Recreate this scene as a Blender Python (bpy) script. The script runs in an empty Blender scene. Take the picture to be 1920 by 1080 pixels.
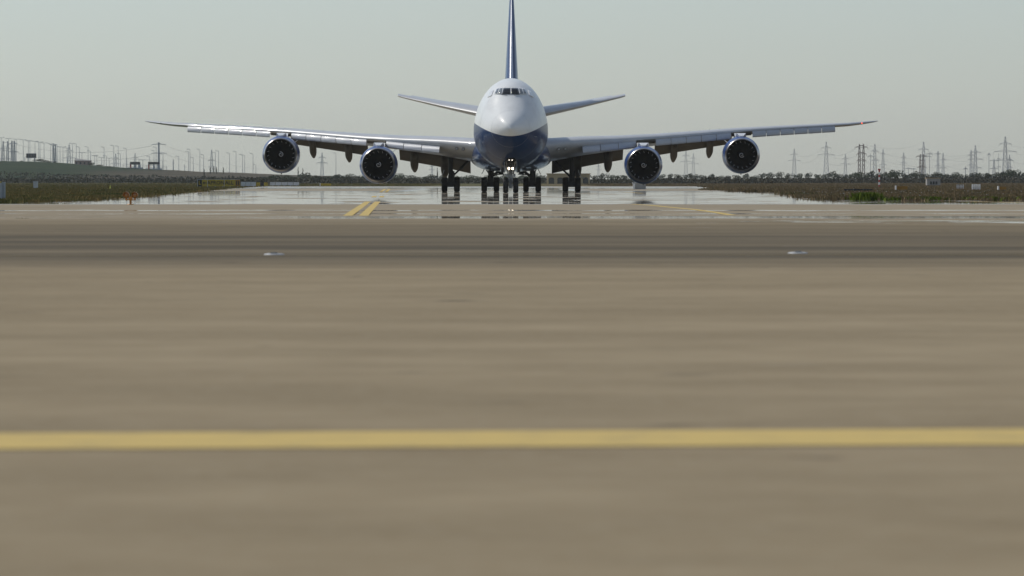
import bpy, bmesh, math, random
import numpy as np
from mathutils import Vector, Matrix, noise as mnoise

random.seed(7)
RNG = np.random.default_rng(11)
PI = math.pi
scene = bpy.context.scene
COL = scene.collection

# ------------------------------------------------------------------ camera
CAM_H = 1.15          # metres above the pavement
FPX = 9200.0          # focal length in pixels of a 1920 wide frame
HOR = 336.0           # image row of the horizon
cd = bpy.data.cameras.new('camera'); cam = bpy.data.objects.new('camera', cd); COL.objects.link(cam)
cd.sensor_width = 36.0; cd.lens = FPX / 1920 * 36
cd.clip_start = 0.5; cd.clip_end = 20000
cam.location = (0, 0, CAM_H)
cam.rotation_euler = (PI / 2 - math.atan((540 - HOR) / FPX), 0, 0)
cd.dof.use_dof = True; cd.dof.focus_distance = 432; cd.dof.aperture_fstop = 4.5
scene.camera = cam

# ------------------------------------------------------------------ sky and sun
SUN_ELEV = math.radians(47)
SUN_AZ = math.radians(-62)      # measured from +Y (away from camera) towards +X; left, slightly beyond the aircraft
world = bpy.data.worlds.new('World'); scene.world = world; world.use_nodes = True
wn = world.node_tree; wn.nodes.clear()
sky = wn.nodes.new('ShaderNodeTexSky'); sky.sky_type = 'NISHITA'; sky.sun_disc = False
sky.sun_elevation = SUN_ELEV; sky.sun_rotation = SUN_AZ
sky.air_density = 1.0; sky.dust_density = 0.5; sky.ozone_density = 1.0
hs = wn.nodes.new('ShaderNodeHueSaturation'); hs.inputs['Saturation'].default_value = 0.6
tint = wn.nodes.new('ShaderNodeMixRGB'); tint.blend_type = 'MULTIPLY'; tint.inputs[0].default_value = 1
tint.inputs[2].default_value = (0.915, 1.0, 1.09, 1)
bg = wn.nodes.new('ShaderNodeBackground'); bg.inputs['Strength'].default_value = 0.088
wo = wn.nodes.new('ShaderNodeOutputWorld')
wn.links.new(sky.outputs[0], hs.inputs['Color']); wn.links.new(hs.outputs[0], tint.inputs[1])
wn.links.new(tint.outputs[0], bg.inputs[0]); wn.links.new(bg.outputs[0], wo.inputs[0])
sd = bpy.data.lights.new('sun', 'SUN'); sd.energy = 2.6; sd.angle = math.radians(0.53); sd.color = (1.0, 0.95, 0.87)
sun = bpy.data.objects.new('sun', sd); COL.objects.link(sun)
sdir = Vector((math.sin(SUN_AZ) * math.cos(SUN_ELEV), math.cos(SUN_AZ) * math.cos(SUN_ELEV), math.sin(SUN_ELEV)))
sun.rotation_euler = sdir.to_track_quat('Z', 'Y').to_euler(); sun.location = (-200, 200, 300)
scene.view_settings.view_transform = 'Standard'; scene.view_settings.look = 'None'
scene.view_settings.exposure = 0.0; scene.view_settings.gamma = 1.0
scene.view_settings.use_curve_mapping = False
scene.render.engine = 'CYCLES'
scene.cycles.volume_bounces = 1
scene.cycles.max_bounces = 8


# ------------------------------------------------------------------ helpers
def at(px, py, Y):
    """World point that lies at distance Y on the sight line of a photograph pixel."""
    return Vector(((px - 960) * Y / FPX, Y, CAM_H - (py - HOR) * Y / FPX))


def rowdist(py):
    """Distance of the flat ground seen at an image row."""
    return FPX * CAM_H / (py - HOR)


def gpt(px, py):
    d = rowdist(py)
    return ((px - 960) * d / FPX, d)


class MB:
    def __init__(s):
        s.v = []; s.f = []; s.m = []

    def add(s, vs, fs, m=0):
        o = len(s.v); s.v += [tuple(v) for v in vs]
        s.f += [tuple(i + o for i in f) for f in fs]; s.m += [m] * len(fs)
        return s

    def box(s, c, d, m=0, rz=0.0):
        x, y, z = d[0] / 2, d[1] / 2, d[2] / 2
        vs = []
        for sx, sy, sz in ((-1,-1,-1),(1,-1,-1),(1,1,-1),(-1,1,-1),(-1,-1,1),(1,-1,1),(1,1,1),(-1,1,1)):
            X, Y = sx * x, sy * y
            vs.append((c[0] + X * math.cos(rz) - Y * math.sin(rz), c[1] + X * math.sin(rz) + Y * math.cos(rz), c[2] + sz * z))
        return s.add(vs, [(0,3,2,1),(4,5,6,7),(0,1,5,4),(1,2,6,5),(2,3,7,6),(3,0,4,7)], m)

    def cyl(s, a, b, r0, r1=None, n=10, m=0, cap=True):
        a = Vector(a); b = Vector(b); r1 = r0 if r1 is None else r1
        d = (b - a).normalized()
        u = d.orthogonal().normalized(); w = d.cross(u)
        vs = []
        for p, r in ((a, r0), (b, r1)):
            for k in range(n):
                t = 2 * PI * k / n + PI / n
                vs.append(p + (u * math.cos(t) + w * math.sin(t)) * r)
        fs = [(k, (k + 1) % n, n + (k + 1) % n, n + k) for k in range(n)]
        if cap: fs += [tuple(range(n))[::-1], tuple(range(n, 2 * n))]
        return s.add(vs, fs, m)

    def tube(s, pts, r, n=6, m=0):
        pts = [Vector(p) for p in pts]
        rings = []
        for i, p in enumerate(pts):
            d = (pts[min(i + 1, len(pts) - 1)] - pts[max(i - 1, 0)]).normalized()
            ref = Vector((0, 0, 1)) if abs(d.z) < 0.9 else Vector((1, 0, 0))
            u = d.cross(ref).normalized(); w = u.cross(d)
            rr = r[i] if isinstance(r, (list, tuple)) else r
            rings.append([p + (u * math.cos(2 * PI * k / n) + w * math.sin(2 * PI * k / n)) * rr for k in range(n)])
        return s.loft(rings, m=m)

    def loft(s, rings, closed=True, caps=True, m=0):
        n = len(rings[0]); vs = [p for r in rings for p in r]; fs = []
        for i in range(len(rings) - 1):
            for k in range(n if closed else n - 1):
                k2 = (k + 1) % n
                fs.append((i * n + k, i * n + k2, (i + 1) * n + k2, (i + 1) * n + k))
        if caps and closed:
            fs.append(tuple(range(n))[::-1]); fs.append(tuple(range((len(rings) - 1) * n, len(rings) * n)))
        return s.add(vs, fs, m)

    def lathe(s, prof, axis='x', n=32, c=(0, 0, 0), m=0):
        """prof: list of (along, radius)."""
        rings = []
        for a, r in prof:
            ring = []
            for k in range(n):
                t = 2 * PI * k / n; p, q = r * math.cos(t), r * math.sin(t)
                if axis == 'x': v = (a, p, q)
                elif axis == 'y': v = (p, a, q)
                else: v = (p, q, a)
                ring.append((v[0] + c[0], v[1] + c[1], v[2] + c[2]))
            rings.append(ring)
        return s.loft(rings, caps=False, m=m)

    def mesh(s, name, mats, smooth=True, angle=35, recalc=True):
        me = bpy.data.meshes.new(name); me.from_pydata(s.v, [], s.f); me.update()
        for mt in (mats if isinstance(mats, (list, tuple)) else [mats]): me.materials.append(mt)
        me.polygons.foreach_set('material_index', s.m)
        if recalc:
            bm = bmesh.new(); bm.from_mesh(me)
            bmesh.ops.remove_doubles(bm, verts=bm.verts, dist=1e-5)
            bmesh.ops.recalc_face_normals(bm, faces=bm.faces)
            if smooth:
                for e in bm.edges:
                    if len(e.link_faces) == 2 and e.calc_face_angle(0) > math.radians(angle): e.smooth = False
                for f in bm.faces: f.smooth = True
            bm.to_mesh(me); bm.free()
        return me

    def build(s, name, mats, parent=None, **k):
        return link(name, s.mesh(name, mats, **k), parent)


def link(name, me, parent=None):
    o = bpy.data.objects.new(name, me); COL.objects.link(o)
    if parent is not None: o.parent = parent
    return o


def tag(o, label, cat, group=None):
    o['label'] = label; o['category'] = cat
    if group: o['group'] = group
    return o


def empty(name, loc=(0, 0, 0), rz=0.0):
    o = bpy.data.objects.new(name, None); COL.objects.link(o)
    o.location = loc; o.rotation_euler = (0, 0, rz); o.empty_display_size = 0.3
    return o


def structure(o):
    o['kind'] = 'structure'; return o


ORD = ['first', 'second', 'third', 'fourth', 'fifth', 'sixth', 'seventh', 'eighth', 'ninth', 'tenth', 'eleventh', 'twelfth',
       'thirteenth', 'fourteenth', 'fifteenth', 'sixteenth', 'seventeenth', 'eighteenth', 'nineteenth']
TENS = {2: 'twent', 3: 'thirt', 4: 'fort', 5: 'fift', 6: 'sixt', 7: 'sevent'}


def ordinal(i):
    i += 1
    if i < 20: return ORD[i - 1]
    t, u = divmod(i, 10)
    return TENS[t] + 'ieth' if u == 0 else TENS[t] + 'y-' + ORD[u - 1]


# ------------------------------------------------------------------ materials
def nodes_of(name):
    m = bpy.data.materials.new(name); m.use_nodes = True
    return m, m.node_tree, m.node_tree.nodes['Principled BSDF']


def mat(name, col, rough=0.5, metal=0.0, var=0.12, scale=2.0, bump=0.0, coat=0.0, spec=0.5, vscale=(1, 1, 1)):
    m, nt, b = nodes_of(name)
    tc = nt.nodes.new('ShaderNodeTexCoord'); mp = nt.nodes.new('ShaderNodeMapping'); mp.inputs['Scale'].default_value = vscale
    nz = nt.nodes.new('ShaderNodeTexNoise'); nz.inputs['Scale'].default_value = scale; nz.inputs['Detail'].default_value = 5
    nt.links.new(tc.outputs['Object'], mp.inputs[0]); nt.links.new(mp.outputs[0], nz.inputs['Vector'])
    rp = nt.nodes.new('ShaderNodeValToRGB')
    rp.color_ramp.elements[0].position = 0.3; rp.color_ramp.elements[1].position = 0.7
    rp.color_ramp.elements[0].color = (*[c * (1 - var) for c in col], 1)
    rp.color_ramp.elements[1].color = (*[min(1, c * (1 + var)) for c in col], 1)
    nt.links.new(nz.outputs['Fac'], rp.inputs[0]); nt.links.new(rp.outputs[0], b.inputs['Base Color'])
    b.inputs['Roughness'].default_value = rough; b.inputs['Metallic'].default_value = metal
    b.inputs['Coat Weight'].default_value = coat; b.inputs['Coat Roughness'].default_value = 0.04
    b.inputs['Specular IOR Level'].default_value = spec
    if bump:
        bp = nt.nodes.new('ShaderNodeBump'); bp.inputs['Strength'].default_value = bump; bp.inputs['Distance'].default_value = 0.02
        nt.links.new(nz.outputs['Fac'], bp.inputs['Height']); nt.links.new(bp.outputs[0], b.inputs['Normal'])
    return m


def emit(name, col, strength):
    m, nt, b = nodes_of(name)
    b.inputs['Base Color'].default_value = (*col, 1); b.inputs['Emission Color'].default_value = (*col, 1)
    b.inputs['Emission Strength'].default_value = strength
    return m


class NT:
    """tiny expression helper for shader math"""
    def __init__(s, nt): s.nt = nt

    def val(s, x, sock):
        if isinstance(x, (int, float)): sock.default_value = x
        else: s.nt.links.new(x, sock)

    def math(s, op, a, b=0.0, c=None, clamp=False):
        n = s.nt.nodes.new('ShaderNodeMath'); n.operation = op; n.use_clamp = clamp
        s.val(a, n.inputs[0]); s.val(b, n.inputs[1])
        if c is not None: s.val(c, n.inputs[2])
        return n.outputs[0]

    def smooth(s, x, lo, hi, a=0.0, b=1.0):
        n = s.nt.nodes.new('ShaderNodeMapRange'); n.interpolation_type = 'SMOOTHSTEP'
        s.val(x, n.inputs['Value'])
        for k, v in (('From Min', lo), ('From Max', hi), ('To Min', a), ('To Max', b)): s.val(v, n.inputs[k])
        return n.outputs['Result']

    def noise(s, vec, scale=1.0, detail=4, rough=0.5, vs=(1, 1, 1), off=(0, 0, 0)):
        mp = s.nt.nodes.new('ShaderNodeMapping'); mp.inputs['Scale'].default_value = vs; mp.inputs['Location'].default_value = off
        s.nt.links.new(vec, mp.inputs[0])
        n = s.nt.nodes.new('ShaderNodeTexNoise'); n.inputs['Scale'].default_value = scale
        n.inputs['Detail'].default_value = detail; n.inputs['Roughness'].default_value = rough
        s.nt.links.new(mp.outputs[0], n.inputs['Vector'])
        return n.outputs['Fac']

    def mix(s, f, a, b, mode='MIX'):
        n = s.nt.nodes.new('ShaderNodeMixRGB'); n.blend_type = mode
        s.val(f, n.inputs[0])
        for x, k in ((a, 1), (b, 2)):
            if isinstance(x, tuple): n.inputs[k].default_value = (*x, 1)
            else: s.nt.links.new(x, n.inputs[k])
        return n.outputs[0]


# fuselage livery: white above, blue below a line that sweeps up from under the nose
def livery_material():
    m, nt, b = nodes_of('airliner_livery'); N = NT(nt)
    tc = nt.nodes.new('ShaderNodeTexCoord'); sp = nt.nodes.new('ShaderNodeSeparateXYZ')
    nt.links.new(tc.outputs['Object'], sp.inputs[0])
    x, y, z = sp.outputs
    e = N.math('EXPONENT', N.math('MULTIPLY', y, -1 / 5.5))
    line = N.math('SUBTRACT', 6.20, N.math('MULTIPLY', e, 1.55))
    f = N.smooth(N.math('SUBTRACT', z, line), -0.02, 0.02)
    grime = N.noise(tc.outputs['Object'], 0.8, 6, 0.6, vs=(1, 0.35, 1))
    white = N.mix(N.smooth(grime, 0.4, 0.75), (0.80, 0.81, 0.80), (0.70, 0.71, 0.70))
    blue = N.mix(grime, (0.002, 0.026, 0.100), (0.004, 0.033, 0.118))
    nt.links.new(N.mix(f, blue, white), b.inputs['Base Color'])
    b.inputs['Specular IOR Level'].default_value = 0.1; b.inputs['Roughness'].default_value = 0.35; b.inputs['Coat Weight'].default_value = 0.2; b.inputs['Coat Roughness'].default_value = 0.05
    return m


M = {}
M['livery'] = livery_material()
M['blue'] = mat('airliner_blue', (0.004, 0.034, 0.13), 0.3, var=0.08, scale=1.2, coat=0.4, spec=0.3)
M['engineblue'] = mat('nacelle_blue', (0.022, 0.075, 0.27), 0.3, var=0.06, coat=0.3)
M['white'] = mat('airliner_white', (0.76, 0.77, 0.77), 0.35, var=0.05, scale=1.0, coat=0.4)
M['wing'] = mat('wing_grey', (0.50, 0.51, 0.52), 0.38, var=0.07, scale=0.7, coat=0.2)
M['slat'] = mat('slat_grey', (0.50, 0.51, 0.53), 0.48, var=0.05, scale=1.5, coat=0.2)
M['under'] = mat('flap_grey_shaded', (0.085, 0.073, 0.055), 0.7, var=0.12, scale=1.0)  # wing grey with underside shade and brown ground bounce put into the colour
M['lip'] = mat('polished_lip', (0.46, 0.44, 0.43), 0.30, 1.0, var=0.05)
M['le'] = mat('polished_edge', (0.85, 0.85, 0.85), 0.22, 1.0, var=0.03)
M['blade'] = mat('fan_composite', (0.006, 0.006, 0.008), 0.5, var=0.1, spec=0.2)
M['bladeglint'] = mat('fan_tip_glint', (0.6, 0.6, 0.61), 0.5, 0.0, var=0.05)  # pale diffuse colour stands in for glints at the blade tips
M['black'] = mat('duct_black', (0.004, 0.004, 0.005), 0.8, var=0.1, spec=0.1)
M['tyre'] = mat('tyre_rubber', (0.012, 0.012, 0.013), 0.75, var=0.2, scale=6, bump=0.1)
M['rim'] = mat('wheel_rim', (0.20, 0.20, 0.21), 0.45, 0.6)
M['gear'] = mat('gear_dark', (0.030, 0.031, 0.034), 0.45, 0.3, var=0.2, scale=5)
M['gearlight'] = mat('gear_grey', (0.30, 0.31, 0.32), 0.4, 0.2, var=0.2, scale=5)
M['glass'] = mat('cockpit_glass', (0.006, 0.007, 0.008), 0.06, var=0.1, spec=0.6)
M['sideglass'] = mat('side_glass', (0.16, 0.18, 0.19), 0.08, var=0.1, spec=0.8)  # pale base colour holds the sky reflection of the side panes
M['seal'] = mat('window_seal', (0.05, 0.05, 0.05), 0.5)
M['lamp'] = emit('lit_lamp', (1.0, 0.86, 0.66), 5.0)
M['lampdim'] = emit('lit_lamp_small', (1.0, 0.9, 0.78), 2.5)
M['redlamp'] = emit('red_position_lamp', (1.0, 0.12, 0.06), 3.0)
M['lens'] = mat('lamp_lens', (0.25, 0.26, 0.28), 0.1, 0.4)
M['spiral'] = mat('spiral_white', (0.6, 0.6, 0.6), 0.5, var=0.03)
M['orange'] = mat('guard_light_orange', (0.55, 0.22, 0.02), 0.35, var=0.15, scale=8, coat=0.3)
M['amber'] = mat('guard_lens_amber', (0.35, 0.14, 0.015), 0.12, var=0.1, coat=0.6)
M['signyellow'] = mat('sign_yellow', (0.42, 0.30, 0.02), 0.6, var=0.15)
M['signorange'] = mat('sign_orange', (0.32, 0.17, 0.02), 0.6, var=0.15)
M['signblack'] = mat('sign_black', (0.02, 0.02, 0.022), 0.6)
M['signwhite'] = mat('sign_white', (0.55, 0.56, 0.58), 0.6)
M['brightwhite'] = mat('board_white', (0.8, 0.8, 0.78), 0.6, var=0.03)
M['cabinet'] = mat('cabinet_grey', (0.48, 0.49, 0.50), 0.55, var=0.1)
M['redpaint'] = mat('red_paint', (0.38, 0.05, 0.04), 0.6)
M['concrete'] = mat('concrete_wall', (0.33, 0.32, 0.30), 0.8, var=0.15)
M['beige'] = mat('beige_render', (0.44, 0.34, 0.20), 0.85, var=0.12, scale=0.6)
M['brickred'] = mat('faded_red_wall', (0.30, 0.20, 0.17), 0.85)
M['darkglass'] = mat('far_window', (0.03, 0.035, 0.04), 0.2)
M['steel'] = mat('galvanised_steel', (0.42, 0.44, 0.46), 0.7, 0.0, spec=0.2)
M['rust'] = mat('painted_lattice_red', (0.20, 0.155, 0.145), 0.7)
M['cable'] = mat('cable_grey', (0.12, 0.12, 0.13), 0.6)
M['bark'] = mat('bark', (0.07, 0.055, 0.04), 0.9, var=0.3, scale=8)


def leaf_mat(name, a, b_, scale=0.4):
    m, nt, b = nodes_of(name); N = NT(nt)
    tc = nt.nodes.new('ShaderNodeTexCoord'); oi = nt.nodes.new('ShaderNodeObjectInfo')
    f = N.noise(tc.outputs['Object'], scale, 4, 0.6)
    f2 = N.math('ADD', N.math('MULTIPLY', N.math('SUBTRACT', f, 0.5), 2.2), oi.outputs['Random'])
    nt.links.new(N.mix(N.math('MULTIPLY', f2, 1.0, clamp=True), a, b_), b.inputs['Base Color'])
    b.inputs['Roughness'].default_value = 0.75; b.inputs['Specular IOR Level'].default_value = 0.15
    return m


M['leaf'] = leaf_mat('tree_leaves', (0.022, 0.036, 0.018), (0.050, 0.070, 0.032))
M['leafdark'] = leaf_mat('cypress_leaves', (0.014, 0.022, 0.014), (0.030, 0.042, 0.022))
M['scrub'] = leaf_mat('scrub_leaves', (0.018, 0.024, 0.015), (0.050, 0.046, 0.030), 0.03)


# grass and field colours
def ground_material():
    m, nt, b = nodes_of('grass_ground'); N = NT(nt)
    tc = nt.nodes.new('ShaderNodeTexCoord'); P = tc.outputs['Object']
    sp = nt.nodes.new('ShaderNodeSeparateXYZ'); nt.links.new(P, sp.inputs[0])
    n1 = N.noise(P, 0.012, 6, 0.6); n2 = N.noise(P, 0.12, 5, 0.6, off=(40, 3, 0)); n3 = N.noise(P, 0.004, 3, 0.5, off=(7, 90, 0))
    olive = N.mix(N.smooth(n1, 0.35, 0.65), (0.075, 0.082, 0.030), (0.14, 0.118, 0.052))
    brown = N.mix(N.smooth(n1, 0.35, 0.65), (0.15, 0.10, 0.058), (0.20, 0.142, 0.085))
    side = N.smooth(N.math('ADD', sp.outputs[0], N.math('MULTIPLY', N.math('SUBTRACT', n3, 0.5), 120)), -10, 30)
    c = N.mix(side, olive, brown)
    c = N.mix(N.smooth(n2, 0.25, 0.8, 0.0, 0.5), c, (0.05, 0.055, 0.022))
    nt.links.new(c, b.inputs['Base Color']); b.inputs['Roughness'].default_value = 0.95
    b.inputs['Specular IOR Level'].default_value = 0.05
    return m


def hill_material():
    m, nt, b = nodes_of('hill_grass'); N = NT(nt)
    tc = nt.nodes.new('ShaderNodeTexCoord'); P = tc.outputs['Object']
    sp = nt.nodes.new('ShaderNodeSeparateXYZ'); nt.links.new(P, sp.inputs[0])
    n1 = N.noise(P, 0.02, 6, 0.6); n2 = N.noise(P, 0.006, 4, 0.6, off=(30, 0, 0))
    green = N.mix(N.smooth(n1, 0.35, 0.7), (0.020, 0.035, 0.017), (0.033, 0.050, 0.022))
    dry = N.mix(N.smooth(n1, 0.35, 0.65), (0.060, 0.055, 0.038), (0.10, 0.080, 0.055))
    side = N.smooth(N.math('ADD', sp.outputs[0], N.math('MULTIPLY', N.math('SUBTRACT', n2, 0.5), 60)), -200, -165)
    nt.links.new(N.mix(side, green, dry), b.inputs['Base Color']); b.inputs['Roughness'].default_value = 0.95
    b.inputs['Specular IOR Level'].default_value = 0.05
    return m


def grass_material(name, cols):
    m, nt, b = nodes_of(name); N = NT(nt)
    tc = nt.nodes.new('ShaderNodeTexCoord'); P = tc.outputs['Object']
    n1 = N.noise(P, 0.16, 5, 0.7, vs=(1, 0.25, 1)); n2 = N.noise(P, 2.5, 2, 0.5)
    f = N.math('ADD', n1, N.math('MULTIPLY', N.math('SUBTRACT', n2, 0.5), 0.35))
    rp = nt.nodes.new('ShaderNodeValToRGB'); el = rp.color_ramp.elements
    el[0].position = 0.30; el[0].color = (*cols[0], 1); el[1].position = 0.70; el[1].color = (*cols[-1], 1)
    for i, c in enumerate(cols[1:-1]):
        e = el.new(0.30 + 0.40 * (i + 1) / (len(cols) - 1)); e.color = (*c, 1)
    nt.links.new(f, rp.inputs[0]); nt.links.new(rp.outputs[0], b.inputs['Base Color'])
    b.inputs['Roughness'].default_value = 0.8; b.inputs['Specular IOR Level'].default_value = 0.1
    return m


M['ground'] = ground_material()
M['hill'] = hill_material()
M['grassl'] = grass_material('verge_grass', [(0.060, 0.085, 0.020), (0.12, 0.12, 0.036), (0.24, 0.165, 0.060), (0.08, 0.105, 0.026)])
M['grassr'] = grass_material('dry_verge_grass', [(0.078, 0.088, 0.028), (0.165, 0.128, 0.062), (0.23, 0.162, 0.088), (0.09, 0.098, 0.030)])
M['weed'] = grass_material('lush_weeds', [(0.075, 0.115, 0.010), (0.11, 0.15, 0.014), (0.085, 0.125, 0.012)])
M['flower'] = mat('pale_flowers', (0.75, 0.74, 0.66), 0.8, var=0.1)


def pavement_material():
    """Worn pavement: pale concrete, a darker asphalt strip, and mirror-smooth bands imitating a heat mirage."""
    m, nt, b = nodes_of('worn_pavement'); N = NT(nt)
    tc = nt.nodes.new('ShaderNodeTexCoord'); P = tc.outputs['Object']
    sp = nt.nodes.new('ShaderNodeSeparateXYZ'); nt.links.new(P, sp.inputs[0]); X, Y, Z = sp.outputs
    big = N.noise(P, 0.05, 5, 0.55, vs=(0.35, 1, 1))
    mid = N.noise(P, 0.45, 5, 0.6, vs=(0.5, 1, 1), off=(13, 5, 0))
    fine = N.noise(P, 9.0, 3, 0.6)
    pale = N.mix(N.smooth(big, 0.35, 0.65), (0.305, 0.240, 0.148), (0.370, 0.297, 0.190))
    pale = N.mix(N.smooth(mid, 0.33, 0.66, 0.0, 0.65), pale, (0.215, 0.168, 0.100))
    pale = N.mix(N.smooth(fine, 0.35, 0.7, 0.0, 0.55), pale, (0.33, 0.275, 0.185))
    mott = N.noise(P, 1.6, 4, 0.55, off=(2, 9, 0))
    pale = N.mix(N.smooth(mott, 0.3, 0.7, 0.0, 0.30), pale, (0.215, 0.166, 0.098))
    stain = N.math('MULTIPLY', N.smooth(N.noise(P, 0.55, 3, 0.5, off=(31, 17, 0)), 0.66, 0.74), 0.55)
    pale = N.mix(stain, pale, (0.11, 0.09, 0.06))
    # darker asphalt strip across the view
    wob = N.math('MULTIPLY', N.math('SUBTRACT', N.noise(P, 0.12, 4, 0.6, vs=(0.25, 1, 1), off=(3, 77, 0)), 0.5), 16.0)
    yy = N.math('ADD', Y, wob)
    strip = N.math('MULTIPLY', N.smooth(yy, 58, 76), N.math('MULTIPLY', N.smooth(N.math('ADD', Y, wob), 92, 128, 1.0, 0.45), N.smooth(N.math('ADD', Y, N.math('MULTIPLY', wob, 0.6)), 127, 137, 1.0, 0.0)))
    strip = N.math('MULTIPLY', strip, N.smooth(N.noise(P, 0.2, 4, 0.6, vs=(0.12, 1, 1)), 0.2, 0.75, 0.95, 0.45))
    c = N.mix(strip, pale, (0.070, 0.061, 0.046))
    # concrete beyond is paler
    c = N.mix(N.math('MULTIPLY', N.smooth(N.math('ADD', Y, N.math('MULTIPLY', wob, 0.6)), 126, 140), N.smooth(mid, 0.3, 0.8, 0.6, 0.15)), c, (0.33, 0.29, 0.225))
    c = N.mix(N.math('MULTIPLY', N.smooth(N.noise(P, 0.8, 3, 0.5, off=(71, 29, 0)), 0.68, 0.76), 0.6), c, (0.04, 0.035, 0.03))
    nt.links.new(c, b.inputs['Base Color'])
    # mirage reflections put into the roughness: streaks across the pavement, nearly continuous on the taxiway
    st = N.noise(P, 1.0, 5, 0.62, vs=(0.22, 0.05, 1), off=(0, 11, 0))
    st2 = N.noise(P, 1.0, 4, 0.6, vs=(0.35, 0.55, 1), off=(5, 2, 0))
    far = N.math('MULTIPLY', N.smooth(Y, 222, 228), N.smooth(Y, 640, 780, 1.0, 0.55))
    b2 = N.math('MULTIPLY', N.math('MULTIPLY', N.smooth(Y, 135.5, 138.5), N.smooth(Y, 150, 156, 1.0, 0.0)), N.smooth(X, -9, -4, 0.25, 0.72))
    b3 = N.math('MULTIPLY', N.math('MULTIPLY', N.smooth(Y, 178, 181), N.smooth(Y, 183, 187, 1.0, 0.0)), 0.55)
    b4 = N.math('MULTIPLY', N.math('MULTIPLY', N.smooth(Y, 122, 125), N.smooth(Y, 130, 133, 1.0, 0.0)), N.smooth(X, 2, 12, 0.05, 0.45))
    b5 = N.math('MULTIPLY', N.math('MULTIPLY', N.smooth(Y, 163, 165), N.smooth(Y, 167, 169, 1.0, 0.0)), 0.45)
    near = N.math('MAXIMUM', N.math('MAXIMUM', b2, b3), N.math('MAXIMUM', b4, b5))
    thr = N.math('SUBTRACT', 1.0, near)
    mirage_near = N.smooth(N.math('SUBTRACT', N.smooth(st2, 0.25, 0.75), thr), -0.04, 0.06)
    mirage_far = N.math('MULTIPLY', far, N.smooth(N.math('ADD', N.math('MULTIPLY', st, 0.65), N.math('MULTIPLY', st2, 0.35)), 0.425, 0.465))
    gap = N.math('MULTIPLY', N.math('MULTIPLY', N.smooth(Y, 470, 490), N.smooth(Y, 580, 610, 1.0, 0.0)), N.smooth(N.math('ABSOLUTE', N.math('ADD', X, 2)), 7, 12, 0.0, 0.8))
    mirage_far = N.math('MULTIPLY', mirage_far, N.math('SUBTRACT', 1.0, gap))
    mirage_mask = N.math('MAXIMUM', mirage_near, mirage_far)
    dry = N.math('SUBTRACT', 0.92, N.math('MULTIPLY', mirage_mask, 0.90))  # roughness, falling to a mirror inside the mirage bands
    nt.links.new(dry, b.inputs['Roughness'])
    nt.links.new(N.math('ADD', 0.06, N.math('MULTIPLY', mirage_mask, 0.44)), b.inputs['Specular IOR Level'])
    return m


M['pavement'] = pavement_material()


def paint_material(name, col):
    m, nt, b = nodes_of(name); N = NT(nt)
    tc = nt.nodes.new('ShaderNodeTexCoord'); P = tc.outputs['Object']
    f = N.noise(P, 3.0, 6, 0.65); g = N.noise(P, 0.4, 4, 0.6, off=(9, 0, 0))
    w = N.math('MULTIPLY', N.smooth(f, 0.45, 0.72), N.smooth(g, 0.3, 0.7, 0.3, 0.9))
    nt.links.new(N.mix(w, col, tuple(0.55 * c + 0.07 for c in col)), b.inputs['Base Color'])
    b.inputs['Roughness'].default_value = 0.85; b.inputs['Specular IOR Level'].default_value = 0.08
    return m


M['yellow'] = paint_material('yellow_marking', (0.60, 0.445, 0.165))
M['faintyellow'] = paint_material('worn_yellow_marking', (0.26, 0.205, 0.10))


# ------------------------------------------------------------------ ground, hill, pavement
def sheet(name, poly, z, m, parent=None):
    mb = MB(); mb.add([(x, y, z) for x, y in poly], [tuple(range(len(poly)))])
    return mb.build(name, m, parent, smooth=False)


structure(sheet('ground', [(-2400, -60), (2400, -60), (2400, 7400), (-2400, 7400)], -0.03, M['ground']))

pave = [(-300, -40), (300, -40), (300, 268), (60, 266), (22, 264), (18.5, 272), (17.8, 290), (19.5, 340), (22.5, 407), (20.5, 529), (26, 640),
        (30, 800), (-40, 800), (-36, 640), (-28.5, 441), (-24.8, 340), (-23.6, 290), (-23.3, 250), (-24.6, 238), (-30, 234), (-300, 231)]
PROF = [(-40, 0), (100, 0), (114, .016), (134, .062), (160, -.018), (172, -.018), (190, 0), (228, 0)]   # slope shaped so the mirage bands reflect the wheels


def pave_z(y): return float(np.interp(y, [p[0] for p in PROF], [p[1] for p in PROF]))


mb = MB(); yy_ = [p[0] for p in PROF]
mb.add([(x, y, z) for y, z in PROF for x in (-300, 300)], [(2 * i, 2 * i + 1, 2 * i + 3, 2 * i + 2) for i in range(len(PROF) - 1)])
mb.add([(-300, 228, 0), (300, 228, 0)] + [(x, y, 0) for x, y in pave[2:]], [tuple(range(2 + len(pave) - 2))])
structure(mb.build('taxiway', M['pavement'], smooth=False))


def ribbon(name, pts, w, m, parent=None, z=0.004):
    """Painted line of width w along ground points (x, y)."""
    L = []; R_ = []
    for i, p in enumerate(pts):
        a = Vector(pts[max(i - 1, 0)]); b = Vector(pts[min(i + 1, len(pts) - 1)])
        d = (b - a).normalized(); n = Vector((-d.y, d.x)) * (w / 2)
        L.append((p[0] + n.x, p[1] + n.y, z + pave_z(p[1] + n.y))); R_.append((p[0] - n.x, p[1] - n.y, z + pave_z(p[1] - n.y)))
    k = len(pts); mb = MB()
    mb.add(L + R_, [(i, i + 1, k + i + 1, k + i) for i in range(k - 1)])
    return mb.build(name, m, parent, smooth=False)


def marking(pts, w, m='yellow', z=0.004):
    return structure(ribbon('painted_line', pts, w, M[m], z=z))


# wide yellow line across the foreground
marking([(-40, 18.5), (-10, 20.88), (-2, 21.50), (0, 21.68), (2, 21.84), (10, 22.48), (40, 24.9)], 1.34)
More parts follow.
